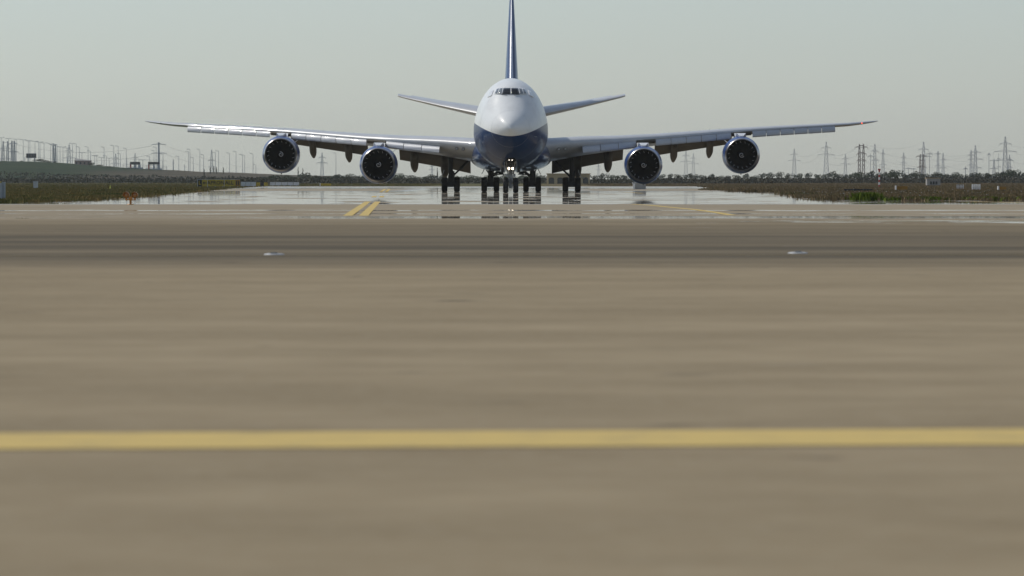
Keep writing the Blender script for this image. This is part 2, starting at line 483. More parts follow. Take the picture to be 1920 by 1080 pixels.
# pair of lines leading away to the left, broken where the mirage covers them
def pxline(pl): return [gpt(*p) for p in pl]
for pa in ([(652, 404.5), (668, 393), (682, 383.5), (690, 378)], [(700, 370), (703, 367.5)], [(713, 360.5), (722, 354.5)]):
    marking(pxline(pa), 0.30)
    marking([(x + 0.50, y) for x, y in pxline(pa)], 0.30)
marking([(-40, 157.5), (-20, 156.6), (-9, 155.9), (-5.2, 155.0)], 0.35, 'faintyellow')
# curved line on the right
marking(pxline([(1160, 359.5), (1185, 361), (1205, 362.5)]), 0.3)
marking(pxline([(1185, 382.5), (1215, 384.5), (1250, 388), (1300, 392.5), (1340, 397), (1372, 402.5)]), 0.32)
marking(pxline([(1820, 377.8), (1870, 379), (1925, 380.5), (2100, 384)]), 0.35)
marking([(-40, 139.0), (-15, 140.5), (-11, 141.6), (-8, 142)], 0.3, 'faintyellow')
marking([(-40, 73.3), (-8, 73.4), (0, 74.2), (8, 74.6), (40, 75.4)], 0.22, 'faintyellow')


# embankment on the left
CREST = [(-900, 13), (-420, 11.5), (-262, 10.4), (-245, 10.1), (-228, 9.3), (-211, 8.2), (-199, 7.1), (-180, 6.0), (-159, 4.9), (-136, 4.3), (-128, 3.9), (-98, 2.8), (-50, 1.4), (0, 0.4), (60, 0.0)]


def crest(x):
    xs = [c[0] for c in CREST]; zs = [c[1] for c in CREST]
    return float(np.interp(x, xs, zs))


def hill_z(x, y):
    k = min(1, max(0, (y - 1750) / 750.0)); k = k * k * (3 - 2 * k)
    return crest(x * 2500.0 / max(y, 2500) if y > 2500 else x) * k + 0.35 * k * mnoise.noise(Vector((x * 0.05, y * 0.02, 0)))


mb = MB(); xs = np.linspace(-900, 60, 97); ys = [1740, 1800, 1870, 1950, 2030, 2110, 2190, 2270, 2350, 2420, 2470, 2500, 2530, 2700, 3000]
vs = [(x, y, hill_z(x, y) - (0.2 if y == 1740 else 0.0)) for y in ys for x in xs]
fs = [(j * 97 + i, j * 97 + i + 1, (j + 1) * 97 + i + 1, (j + 1) * 97 + i) for j in range(len(ys) - 1) for i in range(96)]
mb.add(vs, fs); structure(mb.build('hill', M['hill']))


# ------------------------------------------------------------------ the airliner (nose at origin, +Y aft)
PLANE_Y = 412.0
plane = empty('cargo_airliner', (-0.12, PLANE_Y, 0), -0.0012)
tag(plane, 'four-engined white and blue cargo jet facing the camera on the taxiway', 'airplane')

FS = np.array([0, .12, .3, .6, 1, 1.5, 2, 3, 3.7, 4.2, 4.8, 5.5, 6.5, 8, 10, 12, 16, 24, 28, 34, 50, 56, 62, 68, 72, 74])
FT = np.array([5.42, 5.72, 5.93, 6.19, 6.48, 6.78, 7.05, 7.58, 8.02, 8.42, 8.86, 9.12, 9.38, 9.64, 9.82, 9.88, 9.90, 9.86, 9.4, 8.5, 8.48, 8.46, 8.4, 8.3, 8.15, 7.8])
FB = np.array([5.42, 5.12, 4.90, 4.62, 4.32, 4.02, 3.78, 3.38, 3.16, 3.02, 2.86, 2.71, 2.53, 2.32, 2.13, 2.03, 1.96, 1.95, 1.95, 1.95, 2.1, 2.8, 4.0, 5.4, 6.4, 7.0])
FW = np.array([.02, .34, .56, .86, 1.16, 1.46, 1.70, 2.08, 2.28, 2.41, 2.54, 2.66, 2.81, 2.99, 3.14, 3.20, 3.25, 3.25, 3.25, 3.25, 3.2, 2.9, 2.3, 1.4, .8, .4])
FM = np.array([5.42, 5.42, 5.42, 5.40, 5.40, 5.38, 5.36, 5.34, 5.32, 5.3, 5.3, 5.28, 5.26, 5.24, 5.2, 5.2, 5.2, 5.2, 5.2, 5.2, 5.3, 5.7, 6.3, 6.9, 7.3, 7.4])


def fparam(s):
    return [float(np.interp(s, FS, A)) for A in (FT, FB, FW, FM)]


def fpt(s, th):
    """th from +X counter-clockwise towards +Z."""
    t, b, w, m = fparam(s)
    c, q = math.cos(th), math.sin(th)
    if q >= 0:
        z = m + (t - m) * q; cc = math.copysign(abs(c) ** 1.04, c)
    else:
        z = m + (m - b) * q; cc = c
    return Vector((w * cc, s, z))


def fsurf(x, z):
    """First fuselage station met by the line (x, z) running aft."""
    lo, hi = 0.0, 16.0
    def inside(s):
        t, b, w, m = fparam(s)
        h = (t - m) if z > m else (m - b)
        k = ((z - m) / h) ** 2 if h > 1e-6 else 9
        return k + (x / max(w, 1e-6)) ** 2 < 1
    if not inside(hi): return None
    for _ in range(40):
        mid = (lo + hi) / 2
        if inside(mid): hi = mid
        else: lo = mid
    return hi


# smooth the profile through finely spaced stations
sts = sorted(set(list(np.concatenate([np.array([0, .04, .12, .22, .35, .5, .7]), np.arange(1, 13, .35), np.arange(13, 74.1, 1.5)]))))
def smooth_arr(A):
    fine = np.interp(np.arange(0, 74.01, .05), FS, A); k = np.ones(13) / 13
    out = np.convolve(np.pad(fine, 6, mode='edge'), k, mode='valid')
    w = np.clip((np.arange(0, 74.01, .05) - 0.6) / 1.0, 0, 1)
    return fine * (1 - w) + out * w
_g = np.arange(0, 74.01, .05); _A = [smooth_arr(A) for A in (FT, FB, FW, FM)]
def fparam(s): return [float(np.interp(s, _g, A)) for A in _A]

mb = MB(); NS = 56
mb.loft([[fpt(s, 2 * PI * k / NS) for k in range(NS)] for s in sts])
fus = mb.build('fuselage', M['livery'], plane, angle=60)


def fnormal(x, z):
    e = 0.02
    a = Vector((x, fsurf(x, z), z)); b = Vector((x + e, fsurf(x + e, z) or a.y, z)); c = Vector((x, fsurf(x, z + e) or a.y, z + e))
    n = (b - a).cross(c - a); n.normalize()
    if n.y > 0: n = -n
    return n


def patch(name, quad, m, parent, off=0.02, n=5, label=None):
    """Panel hugging the nose; quad = four (x, z) corners."""
    mb = MB(); vs = []
    for j in range(n + 1):
        for i in range(n + 1):
            u, v = i / n, j / n
            x = (quad[0][0] * (1 - u) + quad[1][0] * u) * (1 - v) + (quad[3][0] * (1 - u) + quad[2][0] * u) * v
            z = (quad[0][1] * (1 - u) + quad[1][1] * u) * (1 - v) + (quad[3][1] * (1 - u) + quad[2][1] * u) * v
            s = fsurf(x, z)
            vs.append(Vector((x, s, z)) + fnormal(x, z) * off)
    w = n + 1
    mb.add(vs, [(j * w + i, j * w + i + 1, (j + 1) * w + i + 1, (j + 1) * w + i) for j in range(n) for i in range(n)])
    o = mb.build(name, m, parent)
    md = o.modifiers.new('thick', 'SOLIDIFY'); md.thickness = 0.03; md.offset = 0
    return o


def grow(q, e):
    cx = sum(p[0] for p in q) / 4; cz = sum(p[1] for p in q) / 4
    return [(p[0] + math.copysign(e, p[0] - cx), p[1] + math.copysign(e, p[1] - cz)) for p in q]


for sgn in (-1, 1):
    panes = [('windscreen', [(.05, 8.33), (.72, 8.36), (.60, 8.84), (.05, 8.85)]),
             ('side_window', [(.80, 8.37), (1.06, 8.39), (.90, 8.83), (.70, 8.84)]),
             ('side_window', [(1.13, 8.40), (1.33, 8.42), (1.15, 8.80), (.99, 8.82)])]
    for nm, q in panes:
        q = [(sgn * x, z) for x, z in q]
        patch('window_frame', grow(q, 0.045), M['white'] if nm != 'windscreen' else M['cabinet'], fus, 0.012)
        patch(nm, q, M['glass'] if nm == 'windscreen' else M['sideglass'], fus, 0.03)
    # wiper and angle of attack probe
    mb = MB()
    a = Vector((sgn * .30, fsurf(sgn * .30, 8.25), 8.25)); b = Vector((sgn * .78, fsurf(sgn * .78, 8.36), 8.36))
    mb.cyl(a + Vector((0, -.06, .02)), b + Vector((0, -.08, .02)), 0.022, n=6); mb.build('wiper', M['seal'], fus)
    p = Vector((sgn * 2.0, fsurf(sgn * 2.0, 4.75), 4.75)); mb = MB()
    mb.cyl(p, p + Vector((sgn * .18, -.02, 0)), .025, n=6); mb.cyl(p + Vector((sgn * .18, .1, 0)), p + Vector((sgn * .18, -.25, 0)), .03, .012, n=6)
    mb.build('pitot_probe', M['gearlight'], fus)
    # upper deck crew door outline
    patch('upper_door', [(sgn * 1.62, 8.25), (sgn * 1.95, 8.1), (sgn * 1.75, 8.62), (sgn * 1.45, 8.72)], M['white'], fus, 0.01)

# radome seam, two panel seams
for s, r in ((1.85, .004), (5.2, .004)):
    mb = MB(); ring = [fpt(s, 2 * PI * k / 64) for k in range(64)]
    c = Vector((0, s, fparam(s)[3]))
    mb.tube([p + (p - c).normalized() * 0.002 for p in ring] + [ring[0]], r, 5); mb.build('panel_seam', M['cabinet'], fus)

# wing to body fairing
mb = MB(); rings = []
for s in np.linspace(18.5, 47, 30):
    u = (s - 18.5) / 28.5; k = math.sin(PI * min(1, max(0, u))) ** 0.5 if 0 < u < 1 else 0.0
    hw, hh, cz = 2.4 + 1.36 * k, 0.8 + 0.78 * k, 3.45 - 0.05 * k
    ring = []
    for j in range(40):
        t = 2 * PI * j / 40; c, q = math.cos(t), math.sin(t)
        ring.append(Vector((hw * math.copysign(abs(c) ** .72, c), s, cz + hh * math.copysign(abs(q) ** .8, q))))
    rings.append(ring)
mb.loft(rings); mb.build('wing_body_fairing', M['blue'], plane, angle=60)

# ---- wings
WX = [2.6, 3.6, 6.3, 9.8, 12.0, 13.2, 16.5, 20.5, 25, 30.3, 31.6, 33.0, 34.2, 34.7]
WLE = [22.3, 23.3, 25.7, 28.75, 30.7, 31.75, 34.65, 38.2, 42.2, 46.8, 48.3, 50.2, 51.9, 52.9]
WTE = [39.4, 39.6, 40.4, 41.5, 42.2, 42.7, 44.4, 46.5, 48.9, 51.6, 52.1, 52.8, 53.3, 53.5]
WZ = [4.12, 4.18, 4.42, 4.60, 4.76, 4.84, 5.13, 5.50, 5.83, 6.18, 6.27, 6.42, 6.57, 6.66]
WU = [.055, .055, .052, .050, .050, .050, .049, .048, .047, .046, .05, .06, .07, .07]
WL = [.065, .064, .058, .050, .046, .045, .042, .040, .037, .034, .04, .045, .05, .05]
WI = [3.6, 3.5, 3.0, 2.3, 2.0, 1.9, 1.4, .9, .4, 0, 0, 0, 0, 0]
NACA = lambda x: (0.2969 * math.sqrt(x) - .126 * x - .3516 * x * x + .2843 * x ** 3 - .1036 * x ** 4) / 0.1


def wint(A, x): return float(np.interp(x, WX, A))


def section(x, sgn, le, te, z, tu, tl, inc, n=18):
    c = te - le; si = math.sin(math.radians(inc)); up = []; lo = []
    for k in range(n + 1):
        q = (1 - math.cos(PI * k / n)) / 2
        y = le + q * c; b = z - q * c * si
        up.append(Vector((sgn * x, y, b + tu * c * NACA(q)))); lo.append(Vector((sgn * x, y, b - tl * c * NACA(q))))
    return up[::-1] + lo[1:-1]


def wing_low(x, q):
    """lower surface height at chord fraction q"""
    c = wint(WTE, x) - wint(WLE, x)
    return wint(WZ, x) - q * c * math.sin(math.radians(wint(WI, x))) - wint(WL, x) * c * NACA(q)


def ste(x): return wint(WLE, x), wint(WTE, x)


for sgn in (-1, 1):
    mb = MB(); xs = sorted(set(WX + list(np.linspace(4.5, 30, 18))))
    mb.loft([section(x, sgn, wint(WLE, x), wint(WTE, x), wint(WZ, x), wint(WU, x), wint(WL, x), wint(WI, x)) for x in xs])
    wing = mb.build('wing', M['wing'], plane, angle=50)
    # polished leading edge skin
    # leading edge flap panels: inner 3, middle 5, outer 6
    prof = [(0.22, 0.03), (-.02, -.06), (-.20, -.19), (-.32, -.36), (-.36, -.52), (-.28, -.62), (-.18, -.60), (-.24, -.48), (-.20, -.32), (-.08, -.18), (.22, -.06)]
    for (x0, x1, cnt, d0, d1, k) in ((6.35, 11.25, 3, -.34, -.06, 1.0), (13.05, 20.15, 5, -.03, 0, 1.0), (22.15, 30.25, 6, 0, 0, .98)):
        for i in range(cnt):
            a = x0 + (x1 - x0) * i / cnt + 0.025; b = x0 + (x1 - x0) * (i + 1) / cnt - 0.025
            rings = []
            for x in (a, a + .015, b - .015, b):
                dz = d0 + (d1 - d0) * (x - x0) / (x1 - x0); kk = k * (.94 if x in (a, b) else 1)
                rings.append([Vector((sgn * (x + (.10 if x1 == 20.15 else .16) * (-py_) * 0.5), wint(WLE, x) + py_ * kk, wint(WZ, x) + dz - .02 + pz_ * kk)) for py_, pz_ in prof])
            mb = MB(); mb.loft(rings); mb.build('slat', M['slat'], wing, angle=40)
    # bays between the slat groups (open leading edge structure above engines)
    for x0, x1 in ((11.3, 13.0), (20.2, 22.1)):
        mb = MB()
        mb.loft([[Vector((sgn * x, wint(WLE, x) + yy_, wint(WZ, x) + zz_)) for yy_, zz_ in ((-.03, -.07), (-.10, -.2), (.2, -.42), (.5, -.3))] for x in (x0, (x0 + x1) / 2, x1)])
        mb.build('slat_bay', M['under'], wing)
    # trailing edge flaps (inner and outer), plus inboard aileron
    for nm, x0, x1, ch, df, lo in (('flap', 3.75, 10.35, 3.1, 20, .16), ('flap', 13.3, 20.6, 2.4, 20, .12), ('fore_flap', 3.75, 10.35, 1.2, 8, .02), ('fore_flap', 13.3, 20.6, 1.0, 8, .02), ('aileron', 10.6, 13.1, 1.7, 6, .02)):
        rings = []
        for x in np.linspace(x0, x1, 5):
            le_, te_ = ste(x); c = ch * (1.10 - .25 * (x - x0) / (x1 - x0))
            y0 = te_ - (.35 if nm == 'flap' else .9); z0 = wing_low(x, .93) - lo
            ring = []
            for k in range(11):
                q = k / 10; d = math.radians(df) * (0.6 + .5 * q)
                ring.append(Vector((sgn * x, y0 + q * c * math.cos(d), z0 - q * c * math.sin(d) + .055 * c * NACA(q))))
            for k in range(9, 0, -1):
                q = k / 10; d = math.radians(df) * (0.6 + .5 * q)
                ring.append(Vector((sgn * x, y0 + q * c * math.cos(d), z0 - q * c * math.sin(d) - .04 * c * NACA(q))))
            rings.append(ring)
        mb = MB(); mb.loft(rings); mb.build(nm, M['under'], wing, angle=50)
    # canoe shaped flap track fairings, tail drooped with the flaps
    for x, ztop, zend, w in ((6.13, 3.05, 1.28, .37), (8.95, 3.35, 1.82, .38), (15.1, 4.15, 2.75, .34), (18.5, 4.5, 3.15, .33)):
        le_, te_ = ste(x); y0 = te_ - 3.2; z0 = wing_low(x, .75) - .05
        path = [(0, z0 + .15, .05), (.25, z0, .55), (.8, z0 - .12, .85), (1.8, z0 - .3, 1.0), (2.9, z0 - .55, 1.0), (3.9, (z0 - .5 + zend) / 2, 1.0), (4.8, zend + .42, .85), (5.5, zend + .16, .5), (5.9, zend, .08)]
        rings = [[Vector((sgn * (x + w * k * math.cos(2 * PI * j / 16)), y0 + yy_, zz_ + .42 * k * math.sin(2 * PI * j / 16))) for j in range(16)] for yy_, zz_, k in path]
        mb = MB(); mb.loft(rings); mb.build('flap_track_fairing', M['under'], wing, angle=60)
    # paired landing lamps in the wing root
    for x in (4.25, 4.85):
        zz = wint(WZ, x) - .42; c_ = wint(WTE, x) - wint(WLE, x)
        yy = wint(WLE, x) + 0.16
        mb = MB(); mb.lathe([(-.06, 0.0), (-.06, .10)], 'y', 16, (sgn * x, yy, zz)); mb.build('landing_light', M['lens'], wing)
        mb = MB(); mb.lathe([(.12, .14), (-.08, .14), (-.08, .10), (.0, .10)], 'y', 16, (sgn * x, yy, zz)); mb.build('light_rim', M['seal'], wing)
    # position lamp near the tip
    mb = MB(); x = 33.0; mb.lathe([(-.09, 0.0), (-.06, .035), (.0, .055), (.12, .06)], 'y', 10, (sgn * x, wint(WLE, x), wint(WZ, x)))
    mb.build('position_light', M['redlamp'] if sgn > 0 else M['lens'], wing)
    # vortex generators standing on the upper skin
    for x in np.linspace(14.4, 19.2, 6):
        mb = MB(); le_, te_ = ste(x); y = le_ + .38 * (te_ - le_)
        z = wint(WZ, x) - .38 * (te_ - le_) * math.sin(math.radians(wint(WI, x))) + wint(WU, x) * (te_ - le_) * NACA(.38)
        mb.box((sgn * x, y, z + .03), (.03, .3, .10)); mb.build('vortex_generator', M['gear'], wing)


# ---- tail
def fin_section(z, le, te, half, n=12):
    a = []; b = []
    for k in range(n + 1):
        q = (1 - math.cos(PI * k / n)) / 2
        a.append(Vector((half * NACA(q), le + q * (te - le), z))); b.append(Vector((-half * NACA(q), le + q * (te - le), z)))
    return a[::-1] + b[1:-1]


mb = MB(); FZ = [(8.0, 55.5, 69.6, .74), (10.8, 59.5, 70.6, .64), (14.35, 64.0, 71.8, .45), (18.5, 69.3, 73.4, .23), (19.4, 70.6, 73.8, .15)]
mb.loft([fin_section(z, le, te - 2.0, h) for z, le, te, h in FZ]); fin = mb.build('tail_fin', M['blue'], plane, angle=50)
mb = MB(); rings = []
for z, le, te, h in FZ[:-1]:
    rings.append([Vector((h * k, y, z)) for k, y in ((.30, te - 1.85), (.05, te), (-.05, te), (-.30, te - 1.85))])
mb.loft(rings); mb.build('rudder', M['blue'], fin)
mb = MB(); rings = []
for z, le, te, h in FZ:
    rings.append([Vector((r_ * math.cos(t), le + .10 - .13 * math.sin(t), z)) for t in np.linspace(0, PI, 7) for r_ in (max(.055, h * .26),)])
mb.loft(rings); mb.build('leading_edge', M['le'], fin)
for sgn in (-1, 1):   # red flash at the fin root
    mb = MB()
    mb.loft([[Vector((sgn * (.655 + dx), y, z)) for dx, y in ((0, 64), (.015, 64), (.015, 67.5), (0, 67.5))] for z in (9.9, 10.9)])
    mb.build('red_flash', M['redpaint'], fin)

for sgn in (-1, 1):
    mb = MB(); rings = []
    for x, le, te, z, t, inc in ((1.0, 60.0, 70.5, 7.25, .050, -4.6), (3.0, 61.8, 70.9, 7.45, .050, -4.6), (7, 65.6, 71.8, 8.33, .045, -4.2), (10.6, 69.0, 72.7, 9.18, .042, -4.0), (11.15, 69.5, 72.9, 9.33, .038, -4.0)):
        rings.append(section(x, sgn, le, te, z, t, t, inc, 12))
    mb.loft(rings); st_ = mb.build('tailplane', M['wing'], plane, angle=50)
    mb = MB(); rings = []
    for x, te, z, h in ((3.0, 71.1, 8.18, .22), (7, 72.0, 8.79, .15), (9.9, 72.7, 9.30, .08)):
        rings.append([Vector((sgn * x, y, zz)) for y, zz in ((te, z - h * .3), (te, z + h * .2), (te + 1.9, z + .16), (te + 1.9, z + .12))])
    mb.loft(rings); mb.build('elevator', M['wing'], st_)

# ---- engines
def lathe_mesh(name, prof, m, n=48, angle=40):
    mb = MB(); mb.lathe(prof, 'y', n); return mb.mesh(name, m, angle=angle)


cowl_me = lathe_mesh('engine', [(.42, 1.532), (.8, 1.62), (1.4, 1.70), (2.2, 1.71), (3.2, 1.60), (4.2, 1.40), (4.75, 1.27), (4.7, 1.22), (3.5, 1.30)], M['engineblue'])
core_me = lathe_mesh('core_nozzle', [(3.4, .95), (4.7, .85), (6.1, .55), (6.1, .48), (5.5, .42), (7.0, .08), (7.1, 0.0)], M['gearlight'], 24)
lip_me = lathe_mesh('intake_lip', [(.42, 1.535), (.25, 1.515), (.12, 1.485), (.04, 1.452), (0, 1.42), (.03, 1.388), (.10, 1.360), (.22, 1.340), (.34, 1.330)], M['lip'], angle=80)
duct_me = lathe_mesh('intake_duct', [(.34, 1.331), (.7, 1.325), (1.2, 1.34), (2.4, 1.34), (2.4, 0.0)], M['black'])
spin_me = lathe_mesh('spinner', [(.62, 0.0), (.64, .06), (.72, .16), (.86, .28), (1.02, .38), (1.35, .42)], M['black'], 28)
mb = MB(); L = []; R_ = []
for k in range(40):
    t = k / 39; a = t * 2 * PI * 1.35; r = .05 + .19 * t; w = .022 + .014 * t
    for rr, lst in ((r - w, L), (r + w, R_)):
        rr = max(rr, .004); y = float(np.interp(rr, [0, .06, .16, .28], [.62, .64, .72, .86])) - .012
        lst.append((rr * math.cos(a), y, rr * math.sin(a)))
mb.add(L + R_, [(i, i + 1, 40 + i + 1, 40 + i) for i in range(39)])
spiral_me = mb.mesh('spinner_spiral', M['spiral'])
# one swept fan blade, with a painted glint on the outer part
mb = MB(); rows = []
for i in range(8):
    t = i / 7; r = .38 + .93 * t
    st_ang = math.radians(35 + 27 * t); ch = .30 + .16 * math.sin(PI * min(1, t * .9)) + .06 * t
    sweep = .10 * math.sin(t * PI) - .14 * t * t
    row = []
    for q in (-.5, -.44, -.1, .2, .5):
        dx = q * ch * math.sin(st_ang) ; dy = q * ch * math.cos(st_ang)
        a = dx / r + sweep
        row.append((r * math.sin(a), 1.05 + dy, r * math.cos(a)))
    rows.append(row)
vs = [p for r in rows for p in r]
for i in range(7):
    for k in range(4):
        mb.add([vs[i * 5 + k], vs[i * 5 + k + 1], vs[(i + 1) * 5 + k + 1], vs[(i + 1) * 5 + k]], [(0, 1, 2, 3)], 0)
t0 = [(.76, -.019), (.76, .019), (.94, .024), (.94, -.024)]   # pale strip painting a glint on the leading edge near the tip
vs = []
for t, w in t0:
    r = .38 + .93 * t; st_ang = math.radians(35 + 27 * t); ch = .30 + .16 * math.sin(PI * min(1, t * .9)) + .06 * t
    a = (-.5 * ch * math.sin(st_ang) + w) / r + .10 * math.sin(t * PI) - .14 * t * t
    vs.append((r * math.sin(a), 1.05 - .5 * ch * math.cos(st_ang) - .012, r * math.cos(a)))
mb.add(vs, [(0, 1, 2, 3)], 1)
blade_me = mb.mesh('fan_blade', [M['blade'], M['bladeglint']])
# exit guide vanes seen between the blades
mb = MB()
for i in range(30):
    a = 2 * PI * i / 30
    p = lambda r, y, da: (r * math.sin(a + da), y, r * math.cos(a + da))
    mb.add([p(.7, 1.9, 0), p(1.33, 1.9, 0), p(1.33, 2.2, .05), p(.7, 2.2, .08)], [(0, 1, 2, 3)])
vane_me = mb.mesh('guide_vanes', M['gear'])

for ei, (ex, ey, ez, roll) in enumerate(((-20.95, 33.5, 3.40, .3), (-11.83, 25.0, 2.44, .9), (11.83, 25.0, 2.42, 2.0), (20.95, 33.5, 3.36, 2.6))):
    eng = link('engine', cowl_me, plane); eng.location = (ex, ey, ez)
    for nm, me in (('core_nozzle', core_me), ('intake_lip', lip_me), ('intake_duct', duct_me), ('spinner', spin_me), ('guide_vanes', vane_me)):
        link(nm, me, eng)
    link('spinner_spiral', spiral_me, eng).rotation_euler = (0, roll, 0)
    for k in range(18):
        link('fan_blade', blade_me, eng).rotation_euler = (0, roll + 2 * PI * k / 18, 0)
    sgn = 1 if ex > 0 else -1; ax = abs(ex)
    wz = wing_low(ax, .06) - ez; dy = wint(WLE, ax) - ey
    mb = MB(); rings = []
    for y, hw, zt, zb in ((.9, .16, 1.74, 1.5), (1.6, .34, 1.98, 1.5), (2.6, .42, wz - .35, 1.45), (dy - .8, .44, wz + .05, 1.35), (dy + .8, .42, wz + .05, 1.1), (dy + 4.0, .3, wing_low(ax, .4) - ez, .6), (dy + 6, .1, wing_low(ax, .55) - ez, wing_low(ax, .55) - ez - .5)):
        flare = 1.22
        rings.append([Vector((hw * flare, y, zt)), Vector((hw * .7, y, (zt + zb) / 2)), Vector((hw * .8, y, zb)), Vector((-hw * .8, y, zb)), Vector((-hw * .7, y, (zt + zb) / 2)), Vector((-hw * flare, y, zt))])
    mb.loft(rings); mb.build('pylon', M['white'], eng, angle=50)
    a = math.radians(48)
    mb = MB(); d = Vector((-sgn * math.sin(a), 0, math.cos(a))); t_ = Vector((math.cos(a), 0, sgn * math.sin(a))) * .012
    pts = [d * 1.66 + Vector((0, 1.3, 0)), d * 1.9 + Vector((0, 1.9, 0)), d * 2.0 + Vector((0, 2.6, 0)), d * 1.66 + Vector((0, 2.8, 0))]
    mb.loft([[p + t_ for p in pts], [p - t_ for p in pts]]); mb.build('nacelle_strake', M['white'], eng)
    mb = MB(); mb.cyl((0, 2.0, -1.68), (0, 2.05, -1.78), .05, n=6); mb.build('drain_mast', M['gear'], eng)

# ---- landing gear
def tyre_mesh(R_, W, name='tyre'):
    p = []
    for k in range(17):
        t = -PI / 2 + PI * k / 16
        p.append((W / 2 * math.copysign(abs(math.sin(t)) ** .55, math.sin(t)), R_ - .27 * R_ * (1 - abs(math.cos(t)) ** .45)))
    p = [(-W * .40, R_ * .52)] + p + [(W * .40, R_ * .52)]
    mb = MB(); mb.lathe(p, 'x', 40)
    for g in (-.25, -.08, .08, .25):   # tread grooves
        mb.lathe([(g * W - .008, R_ * 1.002), (g * W - .008, R_ * .99), (g * W + .008, R_ * .99), (g * W + .008, R_ * 1.002)], 'x', 40)
    return mb.mesh('wheel', M['tyre'])


def rim_mesh(R_, W):
    mb = MB(); mb.lathe([(-W * .38, R_ * .53), (-W * .30, R_ * .42), (-W * .22, R_ * .2), (-W * .34, R_ * .12), (-W * .36, 0)], 'x', 24)
    mb.lathe([(W * .38, R_ * .53), (W * .30, R_ * .42), (W * .22, R_ * .2), (W * .34, R_ * .12), (W * .36, 0)], 'x', 24)
    return mb.mesh('rim', M['rim'])


TM = tyre_mesh(.665, .52); RM = rim_mesh(.665, .52); TN = tyre_mesh(.635, .46); RN = rim_mesh(.635, .46)


def wheel(parent, x, y, r, nose=False):
    w = link('wheel', TN if nose else TM, parent); w.location = (x, y, r)
    w2 = link('wheel_rim', RN if nose else RM, parent); w2.location = (x, y, r)


for nm, gx, gy, top in (('wing_gear', -5.52, 36.4, 3.0), ('wing_gear', 5.52, 36.4, 3.0), ('body_gear', -1.92, 39.6, 2.1), ('body_gear', 1.92, 39.6, 2.1)):
    sg = 1 if gx > 0 else -1
    mb = MB()
    mb.cyl((gx, gy, .55), (gx, gy, 1.35), .15, n=14); mb.cyl((gx, gy, 1.25), (gx, gy, top + .5), .215, n=16)
    mb.cyl((gx, gy, 1.15), (gx, gy, 1.3), .26, n=14)
    mb.box((gx, gy, .62), (.36, 1.9, .36)); mb.box((gx, gy - .72, .70), (.60, .45, .46)); mb.cyl((gx - .42, gy - .73, .665), (gx + .42, gy - .73, .665), .23, n=16); mb.cyl((gx - .42, gy + .73, .665), (gx + .42, gy + .73, .665), .23, n=16)
    mb.cyl((gx - .22, gy - .3, .9), (gx - .10, gy - .2, 1.6), .07, n=8); mb.box((gx, gy - .22, 1.12), (.5, .16, .22))
    for yy in (-.73, .73): mb.cyl((gx - .62, gy + yy, .665), (gx + .62, gy + yy, .665), .10, n=10)
    mb.cyl((gx - .12, gy - .25, .8), (gx - .2, gy - .32, 1.5), .05, n=8); mb.cyl((gx + .2, gy - .1, .9), (gx + .28, gy - .1, 1.9), .07, n=8)
    g = mb.build(nm, M['gear'], plane, angle=40)
    for dx in (-.565, .565):
        for yy in (-.73, .73): wheel(g, gx + dx, gy + yy, .665)
    mb = MB()
    if nm == 'wing_gear':
        mb.cyl((gx - sg * .2, gy, 1.45), (gx - sg * 1.7, gy + .2, 2.9), .085, n=8); mb.cyl((gx - sg * .9, gy + .1, 2.12), (gx - sg * 1.7, gy + .2, 2.95), .14, n=8)
        mb.cyl((gx - sg * .15, gy - .1, 1.3), (gx - sg * .35, gy - .1, 1.75), .05, n=8)
        mb.build('side_brace', M['gear'], g)
        mb = MB()   # long door hanging outboard of the leg, with its lower hook
        xo = gx + sg * .62
        mb.loft([[Vector((xo + dx + sg * .05 * k, gy + yy, z)) for dx, yy in ((-.03, -.5), (.03, -.5), (.03, .5), (-.03, .5))] for k, z in ((0, 2.0), (1, 1.8), (3, 1.55), (5.5, 1.35))])
        mb.cyl((xo + sg * .28, gy - .8, 1.36), (xo + sg * .48, gy - .8, 1.22), .035, n=6); mb.cyl((xo + sg * .48, gy - .8, 1.22), (xo + sg * .66, gy - .8, 1.33), .045, n=6)
        mb.build('gear_door', M['wing'], g)
    else:
        mb.cyl((gx - sg * .12, gy, 1.40), (gx - sg * 1.0, gy - .2, 2.05), .14, n=8)
        mb.cyl((gx - sg * .2, gy - .3, 1.55), (gx - sg * 1.3, gy - .5, 1.62), .05, n=6)
        mb.cyl((gx + sg * .15, gy, 1.7), (gx + sg * .42, gy, 2.1), .06, n=6)
        mb.build('drag_brace', M['gear'], g)
        mb = MB(); mb.box((gx - sg * .98, gy - .8, 1.80), (.46, 1.6, .42)); mb.build('gear_door', M['gear'], g)
        mb = MB(); mb.cyl((gx + sg * .55, gy - 1, 2.1), (gx + sg * .72, gy - 1, 1.7), .03, n=6)
        mb.cyl((gx + sg * .72, gy - 1, 1.7), (gx + sg * .82, gy - 1, 1.7), .03, n=6)
        mb.build('door_rod', M['gear'], g)

